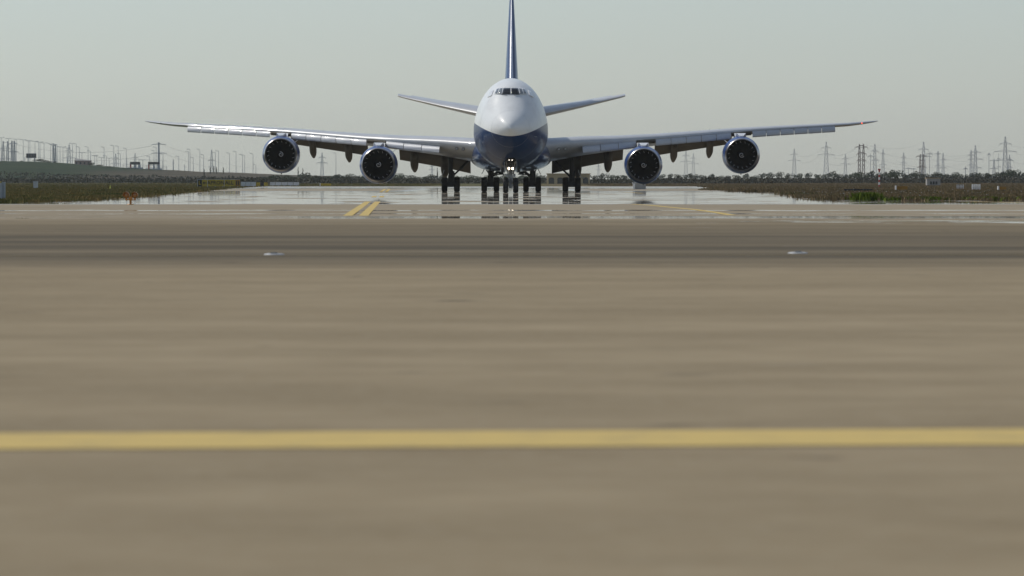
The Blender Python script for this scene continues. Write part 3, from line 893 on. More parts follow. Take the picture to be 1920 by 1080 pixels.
gy = 7.9; mb = MB()
mb.cyl((0, gy, .50), (0, gy, 1.25), .10, n=14); mb.cyl((0, gy, 1.15), (0, gy, 2.35), .16, n=14)
mb.box((0, gy, .55), (.34, .3, .34)); mb.cyl((-.5, gy, .635), (.5, gy, .635), .08, n=10)
mb.box((0, gy - .1, 1.42), (.62, .25, .16)); mb.cyl((-.32, gy - .1, 1.36), (-.32, gy - .1, 1.62), .10, n=8); mb.cyl((.32, gy - .1, 1.36), (.32, gy - .1, 1.62), .10, n=8)
mb.cyl((-.10, gy - .2, .75), (-.14, gy - .34, 1.05), .045, n=6); mb.cyl((.10, gy - .2, .75), (.14, gy - .34, 1.05), .045, n=6)
mb.cyl((-.14, gy - .34, 1.05), (-.1, gy - .2, 1.35), .045, n=6); mb.cyl((.14, gy - .34, 1.05), (.1, gy - .2, 1.35), .045, n=6)
mb.cyl((-.22, gy - .1, 1.6), (-.40, gy - 2.2, 2.65), .06, n=8); mb.cyl((.22, gy - .1, 1.6), (.40, gy - 2.2, 2.65), .06, n=8)
ng = mb.build('nose_gear', M['gearlight'], plane, angle=40)
for dx in (-.43, .43): wheel(ng, dx, gy, .635, True)
for sg in (-1, 1):
    mb = MB(); mb.loft([[Vector((sg * (.52 + dx + k * .02), yy, z)) for dx, yy in ((-.02, gy - 2.6), (.02, gy - 2.6), (.02, gy + .4), (-.02, gy + .4))] for k, z in ((0, 2.62), (1, 2.0), (2, 1.75))])
    mb.build('gear_door', M['gearlight'], ng)
    mb = MB(); mb.loft([[Vector((sg * (.66 + dx), yy, z)) for dx, yy in ((-.16, gy + .1), (.16, gy + .1), (.16, gy + 1.2), (-.16, gy + 1.2))] for z in (2.15, 1.72)])
    mb.build('rear_gear_door', M['gear'], ng)
    mb = MB(); mb.lathe([(0, 0), (.0, .105), (.1, .11), (.16, .05)], 'y', 16, (sg * .17, gy - .45, 2.06)); mb.build('landing_light', M['lamp'], ng)
    mb = MB(); mb.lathe([(.0, .107), (-.03, .13), (.12, .135), (.2, .06)], 'y', 16, (sg * .17, gy - .45, 2.06)); mb.build('lamp_housing', M['gear'], ng)
    mb = MB(); s_ = fsurf(sg * .13, 2.80); mb.lathe([(0, 0), (0, .055), (.1, .06)], 'y', 12, (sg * .13, s_ - .06, 2.80)); mb.build('taxi_light', M['lampdim'], ng)
    mb = MB(); s_ = fsurf(sg * .12, 2.50); mb.lathe([(0, 0), (0, .04), (.1, .05)], 'y', 12, (sg * .14, gy - .9, 2.44)); mb.build('lamp_glass', M['lens'], ng)
mb = MB(); vs = []
for z, w in ((2.98, .30), (2.85, .42), (2.70, .47), (2.55, .48), (2.42, .48), (2.33, .48)):
    for x in np.linspace(-w, w, 7):
        vs.append(Vector((x, fsurf(x * .9, z) or fsurf(0, z), z)) + Vector((0, -.012, -.012)))
mb.add(vs, [(j * 7 + i, j * 7 + i + 1, (j + 1) * 7 + i + 1, (j + 1) * 7 + i) for j in range(5) for i in range(6)])
mb.build('gear_bay_shade', M['black'], ng)  # black sheet on the belly paints the darkness inside the open bay


# ------------------------------------------------------------------ near airfield furniture
def guard_light(px, base_py, label):
    X, Y = gpt(px, base_py); k = 1.0
    r = empty('runway_guard_light', (X, Y, 0)); tag(r, label, 'guard light')
    mb = MB(); mb.cyl((0, 0, .0), (0, 0, .03), .17, .15, n=20); mb.build('base_plate', M['orange'], r)
    mb = MB(); mb.cyl((0, 0, .03), (0, 0, .2), .045, n=12); mb.cyl((0, 0, .09), (0, 0, .13), .06, n=12); mb.cyl((0, 0, .165), (0, 0, .19), .06, n=12); mb.build('stem', M['orange'], r)
    mb = MB(); mb.box((0, 0, .215), (.47, .09, .04)); mb.box((0, -.01, .30), (.17, .13, .13)); mb.build('crossbar', M['orange'], r)
    for sx in (-1, 1):
        x = sx * .195
        mb = MB(); mb.cyl((x, 0, .235), (x, 0, .33), .04, n=10); mb.lathe([(-.11, .145), (-.06, .152), (.0, .140), (.08, .11), (.13, .05), (.15, 0)], 'y', 24, (x, 0, .43))
        h = mb.build('lamp_head', M['orange'], r)
        mb = MB(); mb.lathe([(-.125, 0.0), (-.122, .05), (-.115, .09), (-.10, .125)], 'y', 24, (x, 0, .43)); mb.build('lens', M['amber'], h)
        mb = MB(); ring = []
        for yy in (-.24, -.09):
            ring.append([Vector((x + rr * math.cos(t), yy + .05 * math.sin(t) * 0, .43 + rr * math.sin(t))) for rr in (.138, .150) for t in ([math.radians(d) for d in range(-10, 191, 20)] if rr == .138 else [math.radians(d) for d in range(190, -11, -20)])])
        mb.loft(ring); mb.build('visor', M['orange'], h)
    return r


guard_light(245, 383.6, 'orange twin-lamp runway guard light standing at the pavement edge')

# grey cabinet at the left edge of the picture
X, Y = gpt(-8, 375.5)
r = empty('equipment_cabinet', (X, Y, 0)); tag(r, 'pale grey cabinet with yellow top cut by the left picture edge', 'cabinet')
mb = MB(); mb.box((-.25, .4, .47), (1.15, .7, .94)); mb.build('body', M['cabinet'], r)
mb = MB(); mb.box((-.34, .4, .985), (1.15, .76, .09)); mb.build('lid', M['signyellow'], r)
mb = MB(); mb.box((.40, .4, .50), (.14, .5, 1.0)); mb.build('end_post', M['steel'], r)
mb = MB(); mb.box((.335, .02, .47), (.02, .05, .8)); mb.box((-.2, .035, .47), (.02, .03, .8)); mb.build('door_trim', M['steel'], r)


# ---- lettered sign
def text_mesh(body, size, m):
    cu = bpy.data.curves.new('lettering', 'FONT'); cu.body = body; cu.size = size; cu.align_x = 'CENTER'; cu.align_y = 'CENTER'
    cu.extrude = .006; cu.offset = .012; cu.resolution_u = 3
    o = bpy.data.objects.new('lettering', cu); COL.objects.link(o)
    me = bpy.data.meshes.new_from_object(o.evaluated_get(bpy.context.evaluated_depsgraph_get()))
    bpy.data.objects.remove(o); me.materials.clear(); me.materials.append(m)
    return me


SY = 690.0
def sign_root(name, px0, px1, pyt, pyb, Y, label, cat='sign'):
    a = at(px0, pyt, Y); b = at(px1, pyb, Y)
    r = empty(name, ((a.x + b.x) / 2, Y, 0)); tag(r, label, cat)
    return r, b.x - a.x, max(b.z, 0.15), a.z


r, w, z0, z1 = sign_root('direction_sign', 370.5, 450.5, 336.8, 349.2, SY, 'long yellow and black sign reading L, arrow, APRON, ALL beside the taxiway')
panels = [('sign_panel', 0, .105, 'signblack'), ('sign_panel', .105, .233, 'signyellow'), ('sign_panel', .233, .627, 'signyellow'), ('sign_panel', .627, .885, 'signyellow'), ('sign_panel', .885, 1, 'signorange')]
zc = (z0 + z1) / 2; hh = z1 - z0
for nm, u0, u1, m in panels:
    mb = MB(); mb.box((-w / 2 + w * (u0 + u1) / 2, 0, zc), (w * (u1 - u0) - .012, .16, hh)); mb.build(nm, M[m], r)
for u in (.0, .233, .627):
    mb = MB(); mb.box((-w / 2 + w * u, -.01, zc), (.05, .19, hh + .06)); mb.build('frame_post', M['signwhite'], r)
mb = MB(); mb.box((0, 0, z1 + .02), (w, .18, .035)); mb.build('frame_rail', M['signwhite'], r)
for u in np.linspace(.06, .94, 6):
    mb = MB(); mb.box((-w / 2 + w * u, 0, z0 / 2), (.08, .1, z0)); mb.build('leg', M['steel'], r)
for body, u, m, sz in (('L', .055, 'signyellow', .75), ('APRON', .43, 'signblack', .72), ('ALL', .745, 'signblack', .72)):
    o = link('lettering', text_mesh(body, sz, M[m]), r); o.location = (-w / 2 + w * u, -.09, zc); o.rotation_euler = (PI / 2, 0, 0)
mb = MB(); ax = -w / 2 + w * .168
mb.add([(ax - .28, -.086, zc), (ax - .05, -.086, zc + .2), (ax - .05, -.086, zc + .06), (ax + .28, -.086, zc + .06), (ax + .28, -.086, zc - .06), (ax - .05, -.086, zc - .06), (ax - .05, -.086, zc - .2)], [tuple(range(7))])
mb.build('arrow', M['signblack'], r)
for u in (.915, .965):
    mb = MB(); mb.box((-w / 2 + w * u, -.085, zc), (.14, .012, hh * .6)); mb.build('symbol_bar', M['signblack'], r)

r, w, z0, z1 = sign_root('board_sign', 451.5, 480, 341, 350, 720, 'pale grey blank sign board right of the lettered apron sign')
for i in range(3):
    mb = MB(); mb.box((-w / 2 + w * (i + .5) / 3, 0, (z0 + z1) / 2), (w / 3 - .05, .12, z1 - z0)); mb.build('sign_panel', M['signwhite'], r)
    mb = MB(); mb.box((-w / 2 + w * (i + .5) / 3, 0.02, z0 / 2), (.1, .1, z0)); mb.build('leg', M['steel'], r)
r, w, z0, z1 = sign_root('taxiway_sign', 481, 502, 342, 351.5, 740, 'small yellow sign with black centre left of the outer engine')
for i, m in enumerate(('signyellow', 'signblack', 'signyellow')):
    mb = MB(); mb.box((-w / 2 + w * (i + .5) / 3, 0, (z0 + z1) / 2), (w / 3 - .02, .14, z1 - z0)); mb.build('sign_panel', M[m], r)
    mb = MB(); mb.box((-w / 2 + w * (i + .5) / 3, 0.02, z0 / 2), (.1, .1, z0)); mb.build('leg', M['steel'], r)
r, w, z0, z1 = sign_root('board_sign', 506, 561, 341.5, 350, 800, 'long pale grey board below the outer left engine')
for i in range(5):
    mb = MB(); mb.box((-w / 2 + w * (i + .5) / 5, 0, (z0 + z1) / 2), (w / 5 - .06, .12, z1 - z0)); mb.build('sign_panel', M['signwhite'], r)
    mb = MB(); mb.box((-w / 2 + w * (i + .5) / 5, 0.02, z0 / 2), (.1, .1, z0)); mb.build('leg', M['steel'], r)
for (a, b, t, bt, Y, m, lab) in ((600, 621, 344, 349.5, 760, 'signyellow', 'small low yellow sign between the two left engines'),
                                 (1679, 1701, 349, 359, 470, 'signorange', 'brown-yellow sign with a white end in the right hand grass'),
                                 (1871, 1886, 350, 359, 470, 'signorange', 'small brown sign with white end near the right picture edge')):
    r, w, z0, z1 = sign_root('taxiway_sign', a, b, t, bt, Y, lab)
    mb = MB(); mb.box((.05, 0, (z0 + z1) / 2), (w - .1, .5, z1 - z0)); mb.build('sign_panel', M[m], r)
    mb = MB(); mb.box((-w / 2 + .03, 0, (z0 + z1) / 2 + .02), (.13, .55, z1 - z0 + .06)); mb.build('frame_post', M['brightwhite'], r)
    for u in (-.3, .3):
        mb = MB(); mb.box((w * u, 0, z0 / 2), (.1, .1, z0)); mb.build('leg', M['steel'], r)
# white marker boards of upright slats
for (a, b, t, bt, Y, m, lab) in ((1821.5, 1838.5, 345.2, 357.8, 480, 'brightwhite', 'bright white board of five upright slats in the right hand grass'),
                                 (1793, 1807.5, 346, 357, 520, 'signwhite', 'duller grey slatted board left of the bright white one')):
    r, w, z0, z1 = sign_root('slatted_board', a, b, t, bt, Y, lab, 'board')
    for i in range(5):
        mb = MB(); mb.box((-w / 2 + w * (i + .5) / 5, 0, (z0 + z1) / 2), (w / 5 * (.78 if m == 'brightwhite' else .45), .05, z1 - z0 - .03 * (i % 2)), rz=math.radians(-38)); mb.build('slat', M[m], r)
    mb = MB(); mb.box((0, .06, z0 + .2), (w, .05, .06)); mb.box((0, .06, z1 - .2), (w, .05, .06)); mb.build('rail', M['steel'], r)
    for u in (-.35, .35):
        mb = MB(); mb.box((w * u, .07, z0 / 2), (.08, .06, z0)); mb.build('leg', M['redpaint'], r)
# low dark barrier row
r, w, z0, z1 = sign_root('low_barrier', 1582, 1636, 354, 360.5, 430, 'long low dark barrier lying in the grass right of the wing', 'barrier')
for i in range(9):
    mb = MB(); mb.box((-w / 2 + w * (i + .5) / 9, 0, z0 * .5 + z1 * .5), (w / 9 - .02, .25, z1 - z0 - .02 * (i % 3))); mb.build('block', M['gear'], r)
# concrete block beneath the right inner engine
r, w, z0, z1 = sign_root('concrete_hut', 1187, 1211, 343.5, 355, 560, 'grey concrete box just below the inner right engine', 'hut')
mb = MB(); mb.box((0, 1, z1 / 2), (w, 2, z1)); mb.build('wall', M['concrete'], r)
mb = MB(); mb.box((0, 1, z1 + .04), (w + .12, 2.1, .08)); mb.build('roof', M['signwhite'], r)
mb = MB(); mb.box((-w / 2 + .12, -.03, z1 / 2), (.2, .05, z1 * .9)); mb.build('pillar', M['brightwhite'], r)
# red and white mast
r = empty('marker_mast', (at(1648.5, 355, 700).x, 700, 0)); tag(r, 'slim red and white banded mast in front of the tree row', 'mast')
H = at(1648, 318, 700).z
for i in range(7):
    mb = MB(); mb.cyl((0, 0, H * i / 7), (0, 0, H * (i + 1) / 7), .12, n=8); mb.build('mast_band', M['redpaint'] if i % 2 == 0 else M['brightwhite'], r)
mb = MB(); mb.box((0, 0, H), (.35, .35, .25)); mb.build('lamp_head', M['redpaint'], r)
# pale grey box in the left grass, small yellow cone
r = empty('junction_box', (at(67, 350, 620).x, 620, 0)); tag(r, 'small pale grey box standing in the far left grass', 'box')
mb = MB(); mb.box((0, 0, .42), (.55, .4, .84)); mb.build('body', M['cabinet'], r); mb = MB(); mb.box((0, 0, .87), (.62, .46, .06)); mb.build('lid', M['steel'], r)
mb = MB(); mb.lathe([(0, .16), (.03, .16), (.03, .11), (.45, .03), (.45, 0)], 'z', 12); mb.box((0, 0, .02), (.4, .4, .04))
c = mb.build('marker_cone', mat('cone_yellow', (.6, .6, .12), .6)); c.location = (at(207, 353, 560).x, 560, 0)
tag(c, 'tiny yellow marker cone in the grass left of the guard light', 'cone')

# flush pavement lights
for px, py, lab in ((514, 477.5, 'flush pavement light on the left of the dark asphalt strip'), (1496, 475, 'flush pavement light on the right of the dark asphalt strip')):
    X, Y = gpt(px, py); r = empty('inset_light', (X, Y, 0)); tag(r, lab, 'light')
    mb = MB(); mb.lathe([(0, .16), (.012, .15), (.02, .10), (.022, 0)], 'z', 24); mb.build('dome', M['cabinet'], r)
    mb = MB(); mb.box((0, -.08, .03), (.10, .06, .016)); mb.build('lens', M['lens'], r)


# ------------------------------------------------------------------ buildings in the distance
def arch_building():
    Y = 1250; a = at(1026, 326.5, Y); b = at(1106, 354, Y); r = empty('arched_building', ((a.x + b.x) / 2, Y, 0))
    tag(r, 'low beige building with arched openings behind the right wing gear', 'building')
    w = b.x - a.x; H = a.z
    # front wall with two arched openings
    n = 5; mb = MB(); bays = w / n
    for i in range(n):
        x0 = -w / 2 + i * bays; x1 = x0 + bays; ow = bays * .32; xc = (x0 + x1) / 2; oh = H * .42
        arc = [(xc - ow, 0)] + [(xc - ow * math.cos(t), oh + ow * math.sin(t)) for t in np.linspace(0, PI, 9)] + [(xc + ow, 0)]
        half = len(arc) // 2
        for side in (0, 1):
            pts = arc[:half + 1] if side == 0 else arc[half:]
            poly = ([(x0, 0)] + pts + [(xc, H), (x0, H)]) if side == 0 else ([(xc, H)] + pts + [(x1, 0), (x1, H)])
            mb.add([(x, 0, z) for x, z in poly], [tuple(range(len(poly)))])
            mb.add([(x, .5, z) for x, z in pts] + [(x, 0, z) for x, z in pts], [(k, k + 1, len(pts) + k + 1, len(pts) + k) for k in range(len(pts) - 1)])
    mb.build('front_wall', M['beige'], r, smooth=False)
    mb = MB(); mb.box((-w / 2 + .1, 4, H / 2), (.2, 7.9, H)); mb.box((w / 2 - .1, 4, H / 2), (.2, 7.9, H)); mb.box((0, 7.9, H / 2), (w - .5, .2, H)); mb.build('wall', M['beige'], r)
    for i in range(n):
        x = -w / 2 + (i + .5) * bays; mb = MB(); mb.box((x, .56, H * .31), (bays * .7, .06, H * .62)); mb.build('window', M['darkglass'], r)
    mb = MB(); mb.box((0, 4, H + .06), (w + .4, 8.4, .25)); rf = mb.build('roof', M['beige'], r)
    mb = MB(); mb.box((-w * .22, 2, H + .6), (.06, .06, 1.0)); mb.box((-w * .22, 2, H + .95), (1.1, .06, .06)); mb.build('antenna', M['steel'], rf)


arch_building()
Y = 900; a = at(1738, 334.5, Y); b = at(1763, 352, Y); r = empty('small_building', ((a.x + b.x) / 2, Y, 0)); tag(r, 'small square beige building with dark windows before the right tree row', 'building')
w = b.x - a.x; mb = MB(); mb.box((0, 1.5, a.z / 2), (w, 3, a.z)); mb.build('wall', M['concrete'], r)
mb = MB(); mb.box((0, 1.5, a.z + .05), (w + .25, 3.3, .14)); mb.build('roof', M['beige'], r)
for u in (-.2, .0, .2):
    mb = MB(); mb.box((w * u, -.02, a.z * .36), (w * .15, .06, a.z * .42)); mb.build('window', M['darkglass'], r)


def hz(px, Y=2480): return hill_z((px - 960) * Y / FPX, Y)


Y = 2470
for (px0, px1, t, m, lab) in ((140, 170, 301, 'brickred', 'low faded red building on the hill crest at left'),):
    a = at(px0, t, Y); b = at(px1, t, Y); z = hz((px0 + px1) / 2, Y) - 1.2; r = empty('hill_building', ((a.x + b.x) / 2, Y, z)); tag(r, lab, 'building')
    w = b.x - a.x; h = a.z - z
    mb = MB(); mb.box((0, 3, h / 2), (w, 6, h)); mb.build('wall', M[m], r)
    mb = MB(); mb.add([(-w / 2 - .2, -.3, h), (w / 2 + .2, -.3, h), (w / 2 + .2, 6.3, h), (-w / 2 - .2, 6.3, h), (-w / 2, 3, h + 1.1), (w / 2, 3, h + .2)], [(0, 1, 5, 4), (1, 2, 5), (2, 3, 4, 5), (3, 0, 4)]); mb.build('roof', M['concrete'], r, smooth=False)
    for k in range(4):
        mb = MB(); mb.box((-w / 2 + w * (k + .5) / 4, -.03, h * .6), (w * .1, .08, h * .3)); mb.build('window', M['darkglass'], r)
# billboard
a = at(49.5, 287.5, Y); b = at(68.5, 296.5, Y); z = hz(59, Y); r = empty('billboard', ((a.x + b.x) / 2, Y, z)); tag(r, 'dark billboard raised on legs on the hill at far left', 'billboard')
w = b.x - a.x; mb = MB(); mb.box((0, 0, (a.z + b.z) / 2 - z), (w, .4, a.z - b.z)); mb.build('board', M['steel'], r)
for k in range(4):
    mb = MB(); mb.box((-w / 2 + w * (k + .5) / 4, -.22, (a.z + b.z) / 2 - z), (w / 4 - .12, .06, (a.z - b.z) * .82)); mb.build('board_panel', M['gear'], r)
for u in (-.32, .32):
    mb = MB(); mb.box((w * u, .1, (b.z - z) / 2 - .3), (.4, .3, b.z - z + .6)); mb.build('leg', M['steel'], r)
mb = MB(); mb.tube([(-w / 2 - .7, 0, -1), (-w / 2 - .7, 0, b.z - z + .4), (-w / 2 - .2, 0, b.z - z + .8), (-w / 2 + .2, 0, b.z - z + .9)], .18); mb.build('side_arm', M['steel'], r)
# sign gantries over the road
for px0, px1, t, lab in ((244, 263, 303.5, 'dark road gantry on the hill, left of the tall pole'), (278, 299, 303.5, 'dark road gantry on the hill below the tall pole')):
    a = at(px0, t, Y); b = at(px1, t + 5, Y); z = hz((px0 + px1) / 2, Y) - .5; r = empty('road_gantry', ((a.x + b.x) / 2, Y, z)); tag(r, lab, 'gantry', 'road gantries on the hill')
    w = b.x - a.x
    mb = MB(); mb.box((0, 0, (a.z + b.z) / 2 - z), (w, .8, a.z - b.z)); mb.build('sign_board', M['gear'], r)
    for u, m in ((-.44, 'redpaint'), (0, 'steel'), (.42, 'steel')):
        mb = MB(); mb.box((w * u, 0, (b.z - z) / 2), (.75 if u < .4 else 1.2, .6, b.z - z)); mb.build('leg', M[m], r)
    mb = MB(); mb.box((0, 0, .6), (w * 1.5, .3, .8)); mb.build('barrier', M['steel'], r)
# crest guard rail between gantries
for p0, p1, lab in ((230, 312, 'thin grey guard rail along the hill crest by the gantries'),):
    z = hz((p0 + p1) / 2, Y); x0 = (p0 - 960) * Y / FPX; x1 = (p1 - 960) * Y / FPX
    r = empty('guard_rail', ((x0 + x1) / 2, Y + 3, z)); tag(r, lab, 'rail')
    for zz in (1.0, 1.9, 4.6):
        mb = MB(); mb.tube([(x, 0, zz + hill_z((x0 + x1) / 2 + x, Y + 3) - z) for x in np.linspace((x0 - x1) / 2, (x1 - x0) / 2, 9)], .08 if zz < 3 else .06, 4); mb.build('rail', M['steel'], r)
    for x in np.linspace((x0 - x1) / 2, (x1 - x0) / 2, 12):
        mb = MB(); zb = hill_z((x0 + x1) / 2 + x, Y + 3) - z; mb.cyl((x, 0, zb - .3), (x, 0, zb + (4.6 if int(x * 7) % 3 == 0 else 2.0)), .10, n=4); mb.build('post', M['steel'], r)


# ------------------------------------------------------------------ street lamps on the hill crest
LAMPS = [(2.8, 258, 2), (16.4, 259.7, 2), (31, 261, 2), (44, 262, 2), (53.5, 264, 2), (56.5, 264.3, 1), (66, 265, 2), (73, 266, 1), (75.5, 266.3, 2), (83, 268, 2), (95.5, 269.7, 2),
         (99, 271, 1), (108.6, 274, 1), (113, 275, 1), (118.5, 275.5, 2), (126, 277.5, 2), (136, 269, 1), (143.3, 269.5, 1), (149, 275.5, 1), (154, 286, 2), (165.5, 275.5, 1), (170, 283, 1),
         (178, 292, 2), (182, 292, 1), (191, 295, 2), (195.4, 276, 1), (199.6, 292, 1), (205, 296.5, 2), (213.5, 273, 1), (222, 274, 1), (226, 288, 1), (237, 278, 1), (268, 300, 2),
         (280.5, 293, 1), (289, 282, 1), (293, 276, 1), (306, 289, 1), (335.5, 293, 1), (353.7, 284, 1), (356.5, 280, 1), (362.6, 295, 1), (375, 280, 1), (382, 290, 1), (404, 286, 1),
         (410, 283, 1), (430.6, 287, 1), (442.8, 284, 1), (455, 290, 1), (459, 291, 1), (474.6, 288, 1), (480, 309, 1), (630, 287, 1)]
for i, (px, t, heads) in enumerate(LAMPS):
    Y = 2500 + (i * 37 % 60); x = (px - 960) * Y / FPX; z = hill_z(x, Y) - .3; H = CAM_H + (HOR - t) * Y / FPX - z
    r = empty('street_lamp', (x, Y, z)); tag(r, ordinal(i) + ' street lamp from the left edge, ' + ('twin headed' if heads == 2 else 'single headed') + ', on the hill', 'street lamp', 'street lamps along the hill road')
    mb = MB(); mb.cyl((0, 0, 0), (0, 0, H), .15, .085, n=6); p = mb.build('pole', M['steel'], r)
    for sx in ((-1, 1) if heads == 2 else (-1,)):
        mb = MB(); mb.tube([(0, 0, H - .3), (sx * .5, 0, H + .05), (sx * 1.0, 0, H + .1)], .09, 4); mb.build('arm', M['steel'], r)
        mb = MB(); mb.box((sx * 1.25, 0, H + .08), (.85, .4, .22)); mb.build('lamp_head', M['steel'], r)


# ------------------------------------------------------------------ lattice pylons
def strut(mb, a, b, r): mb.cyl(a, b, r, r, n=4, cap=False)


def lattice(mb, H, wb, wt, r, cx=0.0, panels=9):
    zs = [H * (1 - (1 - i / panels) ** 1.15) for i in range(panels + 1)]
    hw = lambda z: (wb + (wt - wb) * min(1, z / (H * .8)) ** .8) / 2 if z < H * .8 else wt / 2 * max(.25, 1 - .75 * (z - H * .8) / (H * .2))
    for i in range(panels):
        z0, z1 = zs[i], zs[i + 1]; a, b = hw(z0), hw(z1)
        for sx in (-1, 1):
            for sy in (-1, 1):
                strut(mb, (cx + sx * a, sy * a, z0), (cx + sx * b, sy * b, z1), r)
        for sy in (-1, 1):
            strut(mb, (cx - a, sy * a, z0), (cx + b, sy * b, z1), r * .55); strut(mb, (cx + a, sy * a, z0), (cx - b, sy * b, z1), r * .55)
        for sx in (-1, 1):
            strut(mb, (cx + sx * a, -a, z0), (cx + sx * b, b, z1), r * .5)
        strut(mb, (cx - b, -b, z1), (cx + b, -b, z1), r * .5)


def pylon(px, top, Y, kind, label, arms=((.62, .22), (.80, .13)), m='steel', base=None, wide=.16, rr=.17):
    x = (px - 960) * Y / FPX; z0 = hill_z(x, Y) if x < 0 and Y < 3000 else 0.0
    H = CAM_H + (HOR - top) * Y / FPX - z0
    r = empty('lattice_pylon' if kind != 'pole' else 'utility_pole', (x, Y, z0)); tag(r, label, 'pylon' if kind != 'pole' else 'pole', 'pylons across the plain')
    mb = MB()
    if kind == 'lattice': lattice(mb, H, H * wide, H * .055, rr)
    elif kind == 'double':
        for cx in (-H * .055, H * .055): lattice(mb, H * .98, H * .085, H * .045, rr * .9, cx)
        for f in (.55, .75, .95): strut(mb, (-H * .055, 0, H * f), (H * .055, 0, H * f), rr * .8)
    elif kind == 'mono':
        mb.cyl((0, 0, 0), (0, 0, H), H * .05, H * .028, n=8)
        for f in (.98, .62, .5, .3): mb.cyl((0, 0, H * f - H * .03), (0, 0, H * f + H * .02), H * .042, n=8)
    else: mb.cyl((0, 0, 0), (0, 0, H), rr * 1.3, rr * .9, n=6)
    mb.build('tower', M[m], r, smooth=False)
    tips = []
    for f, s in arms:
        mb = MB(); z = H * f; L = H * s
        for sx in (-1, 1):
            for sy in (-.3, .3):
                strut(mb, (0, sy, z), (sx * L, 0, z), rr * .75)
            strut(mb, (0, 0, z + H * .045), (sx * L, 0, z), rr * .75)
            for q in (.35, .7): strut(mb, (sx * L * q, 0, z), (sx * L * q, 0, z + H * .045 * (1 - q)), rr * .5)
        a_ = mb.build('crossarm', M[m], r, smooth=False)
        for sx in (-1, 1):
            mb = MB(); mb.cyl((sx * L, 0, z), (sx * L, 0, z - H * .05), rr * .55, n=4); mb.build('insulator', M[m], a_)
            tips.append(Vector((x + sx * L, Y, z0 + z - H * .05)))
    tips.append(Vector((x, Y, z0 + H)))
    return tips


A2 = ((.62, .20), (.82, .12)); A3 = ((.50, .17), (.66, .22), (.82, .15)); A1 = ((.78, .13),)
R1 = pylon(1489, 279, 5600, 'lattice', 'very faint pylon leftmost of those right of the outer engine', A2)
R2 = pylon(1549, 266, 5000, 'lattice', 'pale two-armed pylon below the right wing tip', ((.66, .22), (.84, .13)))
R3 = pylon(1585, 289, 5600, 'lattice', 'small faint pylon left of the twin-column pylon', A2)
R4 = pylon(1615, 269, 3200, 'double', 'darkest pylon with two lattice columns and short arms', ((.55, .12), (.72, .13), (.90, .17)), 'rust', rr=.19)
pylon(1632, 288, 3600, 'pole', 'thin pole just right of the twin-column pylon', ((.9, .10),))
R5 = pylon(1640, 270, 4800, 'lattice', 'tall narrow pylon right of the twin-column pylon', ((.55, .10), (.80, .11)), wide=.12)
R6 = pylon(1655.5, 280, 5200, 'lattice', 'pale pylon above the red and white mast', ((.5, .12), (.85, .08)), wide=.12)
R7 = pylon(1694, 286, 5200, 'lattice', 'single slim pylon above the big round tree', ((.62, .13), (.82, .09)), wide=.10)
R8 = pylon(1731.5, 266, 4600, 'lattice', 'tall peaked pylon standing behind a shorter brown one', ((.62, .20), (.80, .13)), wide=.12)
R9 = pylon(1728, 288, 3300, 'double', 'short brown pylon in front of the tall peaked one', ((.5, .17), (.9, .20)), 'rust')
pylon(1742.5, 287, 3600, 'pole', 'thin pole right of the short brown pylon', ((.96, .12),))
R10 = pylon(1758.5, 283, 4800, 'lattice', 'slim mast-like pylon left in a close pair', ((.5, .1), (.9, .10)), wide=.08)
R11 = pylon(1768, 287, 5000, 'lattice', 'pale pylon right in a close pair', ((.45, .14), (.75, .10)), wide=.12)
R12 = pylon(1820.5, 281, 4600, 'lattice', 'slender pylon overlapping a taller one on its right', ((.5, .12), (.82, .12)), wide=.09)
R13 = pylon(1828.5, 272.5, 4300, 'lattice', 'three-armed pylon overlapping a slender one on its left', ((.36, .17), (.60, .22), (.80, .16)), wide=.13)
pylon(1854, 287, 3400, 'pole', 'thin pole between the three-armed and the tallest pylons', ((.95, .05),))
R14 = pylon(1863.5, 298, 4400, 'lattice', 'low flat-topped pylon left of the tallest pylon', ((.55, .2), (.92, .2)), wide=.2)
R15 = pylon(1872, 288, 4600, 'pole', 'thin double-armed post just left of the tallest pylon', ((.5, .08), (.8, .06)))
R16 = pylon(1884.5, 256, 3900, 'lattice', 'tallest pylon near the right edge with wide lower arms', ((.46, .19), (.655, .26), (.83, .14)), wide=.15)
R17 = pylon(1892.5, 290, 4600, 'lattice', 'short pylon partly behind the tallest one', ((.5, .13), (.8, .1)), wide=.18)
pylon(1703, 314, 2300, 'pole', 'short twin post rising from the tree row, left one', ((.92, .25),), rr=.12)
pylon(1713, 315, 2300, 'pole', 'short twin post rising from the tree row, right one', ((.92, .2),), rr=.12)
pylon(1810, 312, 2100, 'pole', 'short crooked post above the tree row left of the three-armed pylon', ((.85, .12),), rr=.14)
pylon(1286, 282, 6200, 'lattice', 'barely visible pylon between the two right engines', A2)
pylon(1300, 288, 6400, 'lattice', 'ghostly small pylon right of another between the right engines', A2, rr=.16)
pylon(1122, 306, 6000, 'lattice', 'faint pylon seen below the right wing beside the fairing', A2, rr=.16)
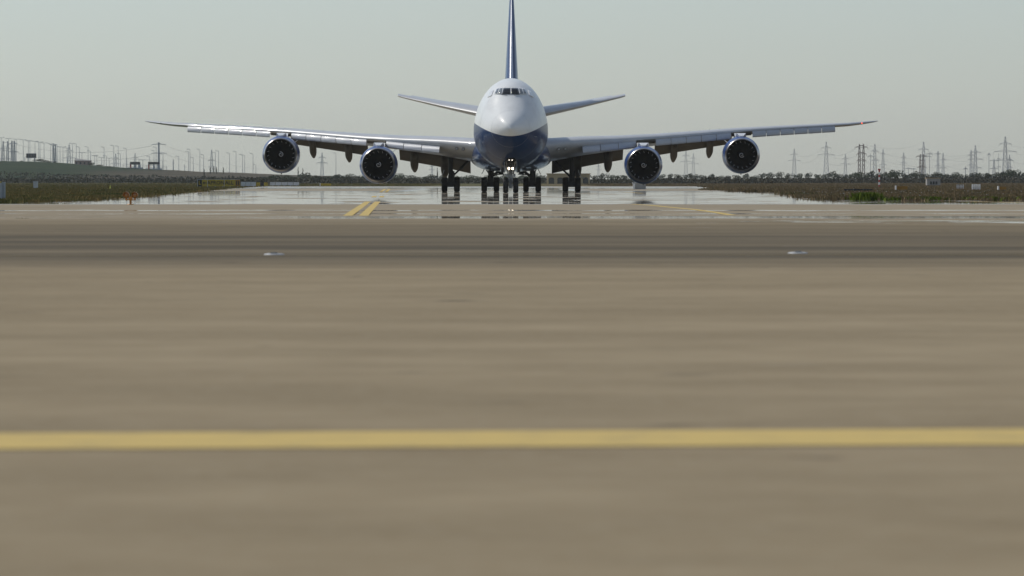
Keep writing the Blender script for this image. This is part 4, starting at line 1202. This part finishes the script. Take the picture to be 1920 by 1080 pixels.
# left hand ones
L1 = pylon(10.5, 263, 3000, 'double', 'lattice pylon with twin columns nearest the left edge', ((.55, .12), (.8, .12)), rr=.16)
L2 = pylon(25, 263, 2900, 'double', 'darkest lattice pylon at the far left among lamps', ((.5, .22), (.85, .18)), rr=.19)
L3 = pylon(102.5, 270.5, 2700, 'double', 'dark narrow lattice tower with flat top on the hill', ((.97, .14),), rr=.17)
L4 = pylon(130, 271, 5200, 'lattice', 'faint pylon behind the lamps left of the red building', A2, rr=.2)
L5 = pylon(217, 288, 5600, 'lattice', 'faint grey pylon behind paired lamps on the hill', A2, rr=.2)
L6 = pylon(253.5, 287, 5600, 'lattice', 'small ghostly pylon above the left gantry', A2, rr=.18)
L7 = pylon(298, 267, 2560, 'mono', 'tall thick pole with cable arms above the right gantry', ((.60, .28), (.92, .26)), 'steel', rr=.13)
L8 = pylon(397, 281, 5600, 'lattice', 'pale pylon above three cypresses', ((.45, .1), (.65, .12)), rr=.24, wide=.12)
L9 = pylon(604, 286, 5600, 'lattice', 'faint pylon between the two left engines', A2, rr=.26, wide=.14)
pylon(810, 306, 5800, 'lattice', 'faint pylon left of the left wing gear', A2, rr=.2)
pylon(325, 299, 2600, 'mono', 'short thick post right of the cable pole', ((.7, .1),), rr=.1)
pylon(346.5, 309, 2600, 'mono', 'very short thick post on the crest', ((.8, .1),), rr=.1)


def cable(a, b, sag, label, r=.055):
    mb = MB(); n = 14
    mb.tube([Vector(a).lerp(Vector(b), i / n) - Vector((0, 0, sag * 4 * (i / n) * (1 - i / n))) for i in range(n + 1)], r, 3)
    o = mb.build('power_cable', M['cable'], smooth=False); tag(o, label, 'cable', 'power cables between pylons')


def off(px, py, Y): return at(px, py, Y)


for k in range(3):
    nm = ('lower', 'middle', 'upper')[k]
    cable(R4[2 * k], R2[min(2 * k, 2)], 5, f'{nm} cable from the twin-column pylon leftwards', .06)
    cable(R4[2 * k + 1], R16[2 * k], 9, f'{nm} cable from the twin-column pylon to the tallest pylon', .06)
    cable(R16[2 * k + 1], off(2000, 268 + 17 * (2 - k), 3700), 2, f'{nm} cable leaving the tallest pylon past the right edge', .06)
    cable(R13[2 * k], R8[min(2 * k + 1, 3)], 3, f'{nm} cable between the three-armed pylon and the tall peaked one', .06)
for k in range(2):
    nm = ('lower', 'upper')[k]
    cable(L7[2 * k], L2[2 * k + 1], 4, f'{nm} cable from the tall pole to the far left pylon', .05)
    cable(L7[2 * k + 1], L9[2 * k], 12, f'{nm} cable from the tall pole down behind the outer engine', .05)
    cable(R2[2 * k], R1[2 * k + 1], 3, f'{nm} cable between the two leftmost right hand pylons', .06)
cable(R4[6], R8[4], 5, 'topmost cable between the twin-column and tall peaked pylons', .06)


# ------------------------------------------------------------------ trees
def crown_mesh(name, n, rx, rz, leaf, seed, m, shape='round', lobes=7):
    rg = np.random.default_rng(seed)
    if shape == 'round':
        cs = np.column_stack([rg.uniform(-.62, .62, lobes) * rx, rg.uniform(-.62, .62, lobes) * rx, rg.uniform(-.55, .5, lobes) * rz]); rad = rg.uniform(.38, .62, lobes)
    else:
        t = np.linspace(-1, 1, lobes); cs = np.column_stack([rg.uniform(-.15, .15, lobes) * rx, rg.uniform(-.15, .15, lobes) * rx, t * rz * .8]); rad = .45 * (1 - .55 * np.clip(t, 0, 1))
    vs = []; fs = []
    for i in range(n):
        k = rg.integers(lobes); d = rg.normal(size=3); d /= np.linalg.norm(d); d *= rg.uniform(.55, 1.0) ** .5
        p = cs[k] + d * np.array([rx, rx, rz if shape == 'round' else rz * .4]) * rad[k]
        u = rg.normal(size=3); u /= np.linalg.norm(u); w = np.cross(u, rg.normal(size=3)); w /= np.linalg.norm(w)
        s = leaf * rg.uniform(.6, 1.3); o = len(vs)
        vs += [p - u * s - w * s * .6, p + u * s - w * s * .5, p + u * s * .8 + w * s * .6, p - u * s * .7 + w * s * .7]; fs.append((o, o + 1, o + 2, o + 3))
    me = bpy.data.meshes.new(name); me.from_pydata([tuple(v) for v in vs], [], fs); me.materials.append(m); return me


def trunk_mesh(h, r, spread, seed):
    rd = random.Random(seed); mb = MB(); mb.tube([(0, 0, -.2), (rd.uniform(-.05, .05), 0, h * .5), (rd.uniform(-.1, .1), 0, h)], [r, r * .75, r * .5], 7)
    for k in range(4):
        a = rd.uniform(0, 2 * PI); mb.tube([(0, 0, h * .75), (spread * .5 * math.cos(a), spread * .5 * math.sin(a), h * 1.05), (spread * math.cos(a), spread * math.sin(a), h * 1.3)], [r * .5, r * .35, r * .15], 5)
    return mb.mesh('trunk', M['bark'])


CR = [crown_mesh('crown', 620, 1.0, .85, .075, 100 + i, M['leaf'], lobes=6 + i % 4) for i in range(7)]
CC = [crown_mesh('crown', 420, .55, 1.0, .07, 200 + i, M['leafdark'], 'tall', 8) for i in range(3)]
TR = [trunk_mesh(1.0, .07, .35, i) for i in range(4)]


def tree(px, top, Y, wpx, label, group, base_z=None, tall=False, seed=0, gap=.30):
    x = (px - 960) * Y / FPX; z0 = (hill_z(x, Y) if 1740 < Y < 3000 and x < 60 else 0.0) if base_z is None else base_z
    H = CAM_H + (HOR - top) * Y / FPX - z0; R_ = wpx / 2 * Y / FPX
    r = empty('cypress_tree' if tall else 'round_tree', (x, Y, z0), (seed * 1.7) % 6.28); tag(r, label, 'tree', group)
    t = link('trunk', TR[seed % 4], r); hz_ = H * (1 - gap) / 2
    t.scale = (max(1, R_ * .8), max(1, R_ * .8), H * gap * 1.1)
    c = link('crown', (CC if tall else CR)[seed % (3 if tall else 7)], r); c.location = (0, 0, H - hz_ * (.98 if not tall else 1.0))
    c.scale = (R_ * 1.05, R_ * 1.05, hz_ * 1.15) if not tall else (R_ * 2.2, R_ * 2.2, hz_ * 1.05)
    return r


# dark row right of the outer engine
rowx = []; px = 1428; rd = random.Random(5)
while px < 1935:
    rowx.append(px); px += rd.uniform(8, 14) if px > 1560 else rd.uniform(12, 19)
BIG = {1675: (317, 40), 1896: (315.5, 30)}
for i, px in enumerate(rowx):
    top = 322.5 + rd.uniform(-3.5, 3.5) + (2.5 if px < 1530 else 0)
    tree(px, top, 1650 + rd.uniform(-40, 40), rd.uniform(15, 21), ordinal(i) + ' tree from the left in the dark row on the right', 'trees in the right hand row', seed=i, gap=.30 if px < 1560 else .22)
tree(1676, 316.8, 1600, 30, 'broad tree standing tallest in the right hand row', 'trees in the right hand row', seed=3)
tree(1889, 315.5, 1590, 24, 'tall twin-topped tree near the right edge, left half', 'trees in the right hand row', seed=4)
tree(1902, 315.8, 1590, 22, 'tall twin-topped tree near the right edge, right half', 'trees in the right hand row', seed=5)
# thinner row behind the right engines
i = 0; px = 1082
while px < 1428:
    tree(px, 325.5 + rd.uniform(-3, 3), 2000 + rd.uniform(-60, 60), rd.uniform(13, 20), ordinal(i) + ' faint tree rightwards from the right wing gear', 'faint trees behind the right engines', seed=i, gap=.26); i += 1
    px += rd.uniform(11, 19)
# bushes and trees behind the left engines and the fuselage
i = 0; px = 500
while px < 1030:
    top = 326 + rd.uniform(-4, 3) + (3 if px < 560 else 0) + (2 if 880 < px else 0)
    tree(px, top, 1560 + rd.uniform(-80, 80), rd.uniform(20, 34), ordinal(i) + ' bushy tree rightwards from the outer left engine', 'bushy trees behind the left wing', seed=i * 2, gap=.14); i += 1
    px += rd.uniform(13, 21)
for px, t, lab in ((394.5, 312.5, 'leftmost of three slim cypresses above the apron sign'), (401, 312, 'middle one of three slim cypresses above the apron sign'), (406, 312.5, 'rightmost of three slim cypresses above the apron sign'), (419, 313.5, 'lone slim cypress right of the three')):
    tree(px, t, 2300, 4.0, lab, 'cypresses on the slope', tall=True, seed=int(px), gap=.08)
for px, t, lab in ((559, 313, 'slim dark cypress just right of the outer left engine'), (568, 315, 'second slim cypress right of the outer left engine'), (820, 314, 'slim cypress beside the left wing gear'), (383, 316, 'short pointed cypress left of the three slim ones')):
    tree(px, t, 1900, 4.5, lab, 'cypresses on the plain', tall=True, seed=int(px), gap=.08)
for k, (px, t, w_) in enumerate(((72, 297.5, 18), (84, 299.5, 18), (93, 302, 14), (104, 302, 8), (172, 304, 14), (186, 308, 16), (205, 311, 18), (240, 315, 20), (256, 316, 14), (270, 317, 16), (41, 301, 8), (10, 301.5, 12), (330, 321, 18), (350, 322, 20), (368, 322.5, 18), (440, 326, 20), (462, 326.5, 20), (485, 328, 22))):
    tree(px, t, 2440, w_, ordinal(k) + ' bush of those scattered along the hill crest', 'bushes on the hill crest', seed=k, gap=.08)
for k, (px, t, w_) in enumerate(((288, 326, 9), (197, 325.5, 8), (220, 327, 10), (82, 322, 12), (146, 326, 12), (437, 330, 6), (450, 331, 5), (260, 328, 8), (340, 331, 10))):
    tree(px, t, 2080, w_, ordinal(k) + ' dark shrub on the green slope at left', 'shrubs on the green slope', seed=k + 3, gap=.06)


# scrub belts that read as one mass
def scrub(name, regions, label, m, seed):
    rg = np.random.default_rng(seed); V = []; F = []; off_ = 0
    for (p0, p1, Y0, Y1, h0, h1, n, w_) in regions:
        Y = rg.uniform(Y0, Y1, n); px = rg.uniform(p0, p1, n); X = (px - 960) * Y / FPX
        low = np.array([mnoise.noise(Vector((a * .03, b * .01, 3))) for a, b in zip(X, Y)])
        h = (h0 + (h1 - h0) * rg.uniform(0, 1, n)) * (1 + .5 * low)
        zb = np.array([hill_z(a, b) if (b > 1740 and a < 60) else 0.0 for a, b in zip(X, Y)])
        c = np.column_stack([X, Y, zb + h * rg.uniform(.1, .9, n)])
        u = rg.normal(size=(n, 3)); u /= np.linalg.norm(u, axis=1)[:, None]; w = np.cross(u, rg.normal(size=(n, 3))); w /= np.linalg.norm(w, axis=1)[:, None]
        s = rg.uniform(.5, 1.2, n)[:, None] * w_
        q = np.stack([c - u * s - w * s * .6, c + u * s - w * s * .5, c + u * s * .8 + w * s * .6, c - u * s * .7 + w * s * .7], axis=1).reshape(-1, 3)
        q[:, 2] = np.maximum(q[:, 2], np.repeat(zb, 4) - .1)
        V.append(q); F.append(np.arange(off_, off_ + 4 * n).reshape(-1, 4)); off_ += 4 * n
    me = bpy.data.meshes.new(name); me.from_pydata(np.concatenate(V).tolist(), [], np.concatenate(F).tolist()); me.materials.append(m)
    o = link(name, me); o['kind'] = 'stuff'; tag(o, label, 'scrub'); return o


scrub('scrub_belt', [(-40, 520, 1560, 1740, .4, 1.5, 9000, .45), (440, 1450, 1300, 1540, .4, 1.5, 16000, .42), (1400, 1960, 1480, 1640, .5, 1.8, 15000, .40), (-40, 520, 1750, 2100, .3, 1.0, 4000, .45)],
      'dark belt of scrub along the foot of the hill and tree rows', M['scrub'], 21)


# ------------------------------------------------------------------ grass verges
def grass(name, pts, hfun, label, m, blades=3, wid=.035, seed=1):
    rg = np.random.default_rng(seed); n = len(pts); P = np.repeat(np.asarray(pts), blades, axis=0); k = len(P)
    P = P + rg.normal(0, .10, (k, 2)); h = np.repeat(hfun, blades) * rg.uniform(.45, 1.15, k)
    a = rg.uniform(0, 2 * PI, k); lean = rg.uniform(.1, .6, k) * h; wd = wid * rg.uniform(.6, 1.5, k) * (1 + P[:, 1] / 700)
    dx, dy = np.cos(a), np.sin(a); b = rg.uniform(0, 2 * PI, k); lx, ly = np.cos(b) * lean, np.sin(b) * lean
    z = -.03
    v0 = np.column_stack([P[:, 0] - dx * wd, P[:, 1] - dy * wd, np.full(k, z)]); v1 = np.column_stack([P[:, 0] + dx * wd, P[:, 1] + dy * wd, np.full(k, z)])
    v2 = np.column_stack([P[:, 0] + lx * .4 + dx * wd * .7, P[:, 1] + ly * .4 + dy * wd * .7, z + h * .6]); v3 = np.column_stack([P[:, 0] + lx, P[:, 1] + ly, z + h])
    V = np.stack([v0, v1, v2, v3], axis=1).reshape(-1, 3); F = np.arange(4 * k).reshape(-1, 4)
    me = bpy.data.meshes.new(name); me.from_pydata(V.tolist(), [], F.tolist()); me.materials.append(m)
    o = link(name, me); o['kind'] = 'stuff'; tag(o, label, 'grass'); return o


def in_poly(X, Y, poly):
    ins = np.zeros(len(X), bool); j = len(poly) - 1
    for i in range(len(poly)):
        xi, yi = poly[i]; xj, yj = poly[j]
        c = ((yi > Y) != (yj > Y)) & (X < (xj - xi) * (Y - yi) / (yj - yi + 1e-9) + xi); ins ^= c; j = i
    return ins


def field(n, y0, y1, side, seed, ragged=.5):
    rg = np.random.default_rng(seed); Y = y0 * (y1 / y0) ** rg.uniform(0, 1, n)
    edge = 980 * Y / FPX + 4; inner = 15.0
    X = inner + (edge - inner) * rg.uniform(0, 1, n)
    X = X * side; X2 = X + rg.normal(0, ragged, n); Y2 = Y + rg.normal(0, ragged * 2, n)
    ok = ~in_poly(X2, Y2, pave); return np.column_stack([X, Y])[ok]


pl = field(36000, 231, 1450, -1, 3); hn = np.array([mnoise.noise(Vector((x * .12, y * .05, 1))) for x, y in pl])
grass('verge_grass', pl, (.20 + .10 * hn) * np.clip(1.15 - pl[:, 1] / 1500, .5, 1), 'olive and brown grass verge left of the taxiway', M['grassl'], 4, seed=4)
pr = field(36000, 262, 1450, 1, 5); hn = np.array([mnoise.noise(Vector((x * .12, y * .05, 7))) for x, y in pr])
grass('dry_grass', pr, (.23 + .12 * hn) * np.clip(1.15 - pr[:, 1] / 1500, .5, 1), 'reddish dry grass field right of the taxiway', M['grassr'], 4, seed=6)
# lush green weeds at the pavement edge
rg = np.random.default_rng(9); W = []
for c, d, sx, n in ((19.5, 268, .62, 230), (22.9, 266.2, .5, 60), (26.2, 265.6, .5, 60), (25.0, 265.8, .9, 40), (28.2, 265.6, .9, 50), (21.2, 267, 1.6, 60)):
    W.append(np.column_stack([rg.normal(c, sx * .5, n), d + np.abs(rg.normal(0, 2.0, n))]))
W = np.concatenate(W)
hh_ = np.where(np.abs(W[:, 0] - 19.5) < .75, .44, .24)
grass('lush_weeds', W, hh_, 'bright green weeds clumped along the right pavement edge', M['weed'], 6, .05, seed=12)
# pale flowers dotted through the dry grass
fp = field(260, 264, 420, 1, 31); mb = MB()
for x, y in fp:
    s = random.uniform(.008, .018); z = random.uniform(.15, .36)
    mb.add([(x - s, y, z), (x + s, y, z), (x + s, y + s, z + 1.6 * s), (x - s, y + s, z + 1.6 * s)], [(0, 1, 2, 3)])
o = mb.build('pale_flowers', M['flower'], recalc=False); o['kind'] = 'stuff'; tag(o, 'tiny pale flowers dotted through the right hand grass', 'flowers')
# a lone weed tuft and debris on the pavement
X, Y = gpt(38, 414); rg = np.random.default_rng(2)
w_ = grass('weed_tuft', np.column_stack([rg.normal(0, .07, 14), rg.normal(0, .05, 14)]), np.full(14, .085), 'tiny dark weed tuft growing from the pavement at left', M['grassl'], 5, .010, seed=3)
w_.location = (X, Y, .03); del w_['kind']; w_['category'] = 'weed'

# ------------------------------------------------------------------ haze
mb = MB(); mb.box((0, 3650, 44.0), (5000, 7700, 91.0))
me = bpy.data.meshes.new('haze'); me.from_pydata(mb.v, [], mb.f)
hm = bpy.data.materials.new('haze_air'); hm.use_nodes = True; hn_ = hm.node_tree; hn_.nodes.clear()
pv = hn_.nodes.new('ShaderNodeVolumePrincipled'); pv.inputs['Color'].default_value = (0.93, 0.97, 0.95, 1)
pv.inputs['Density'].default_value = 0.000045; pv.inputs['Anisotropy'].default_value = 0.2
ho = hn_.nodes.new('ShaderNodeOutputMaterial'); hn_.links.new(pv.outputs[0], ho.inputs['Volume'])
me.materials.append(hm); hz_obj = link('haze', me); hz_obj['kind'] = 'stuff'; hz_obj['label'] = 'pale haze lying over the plain'; hz_obj['category'] = 'haze'
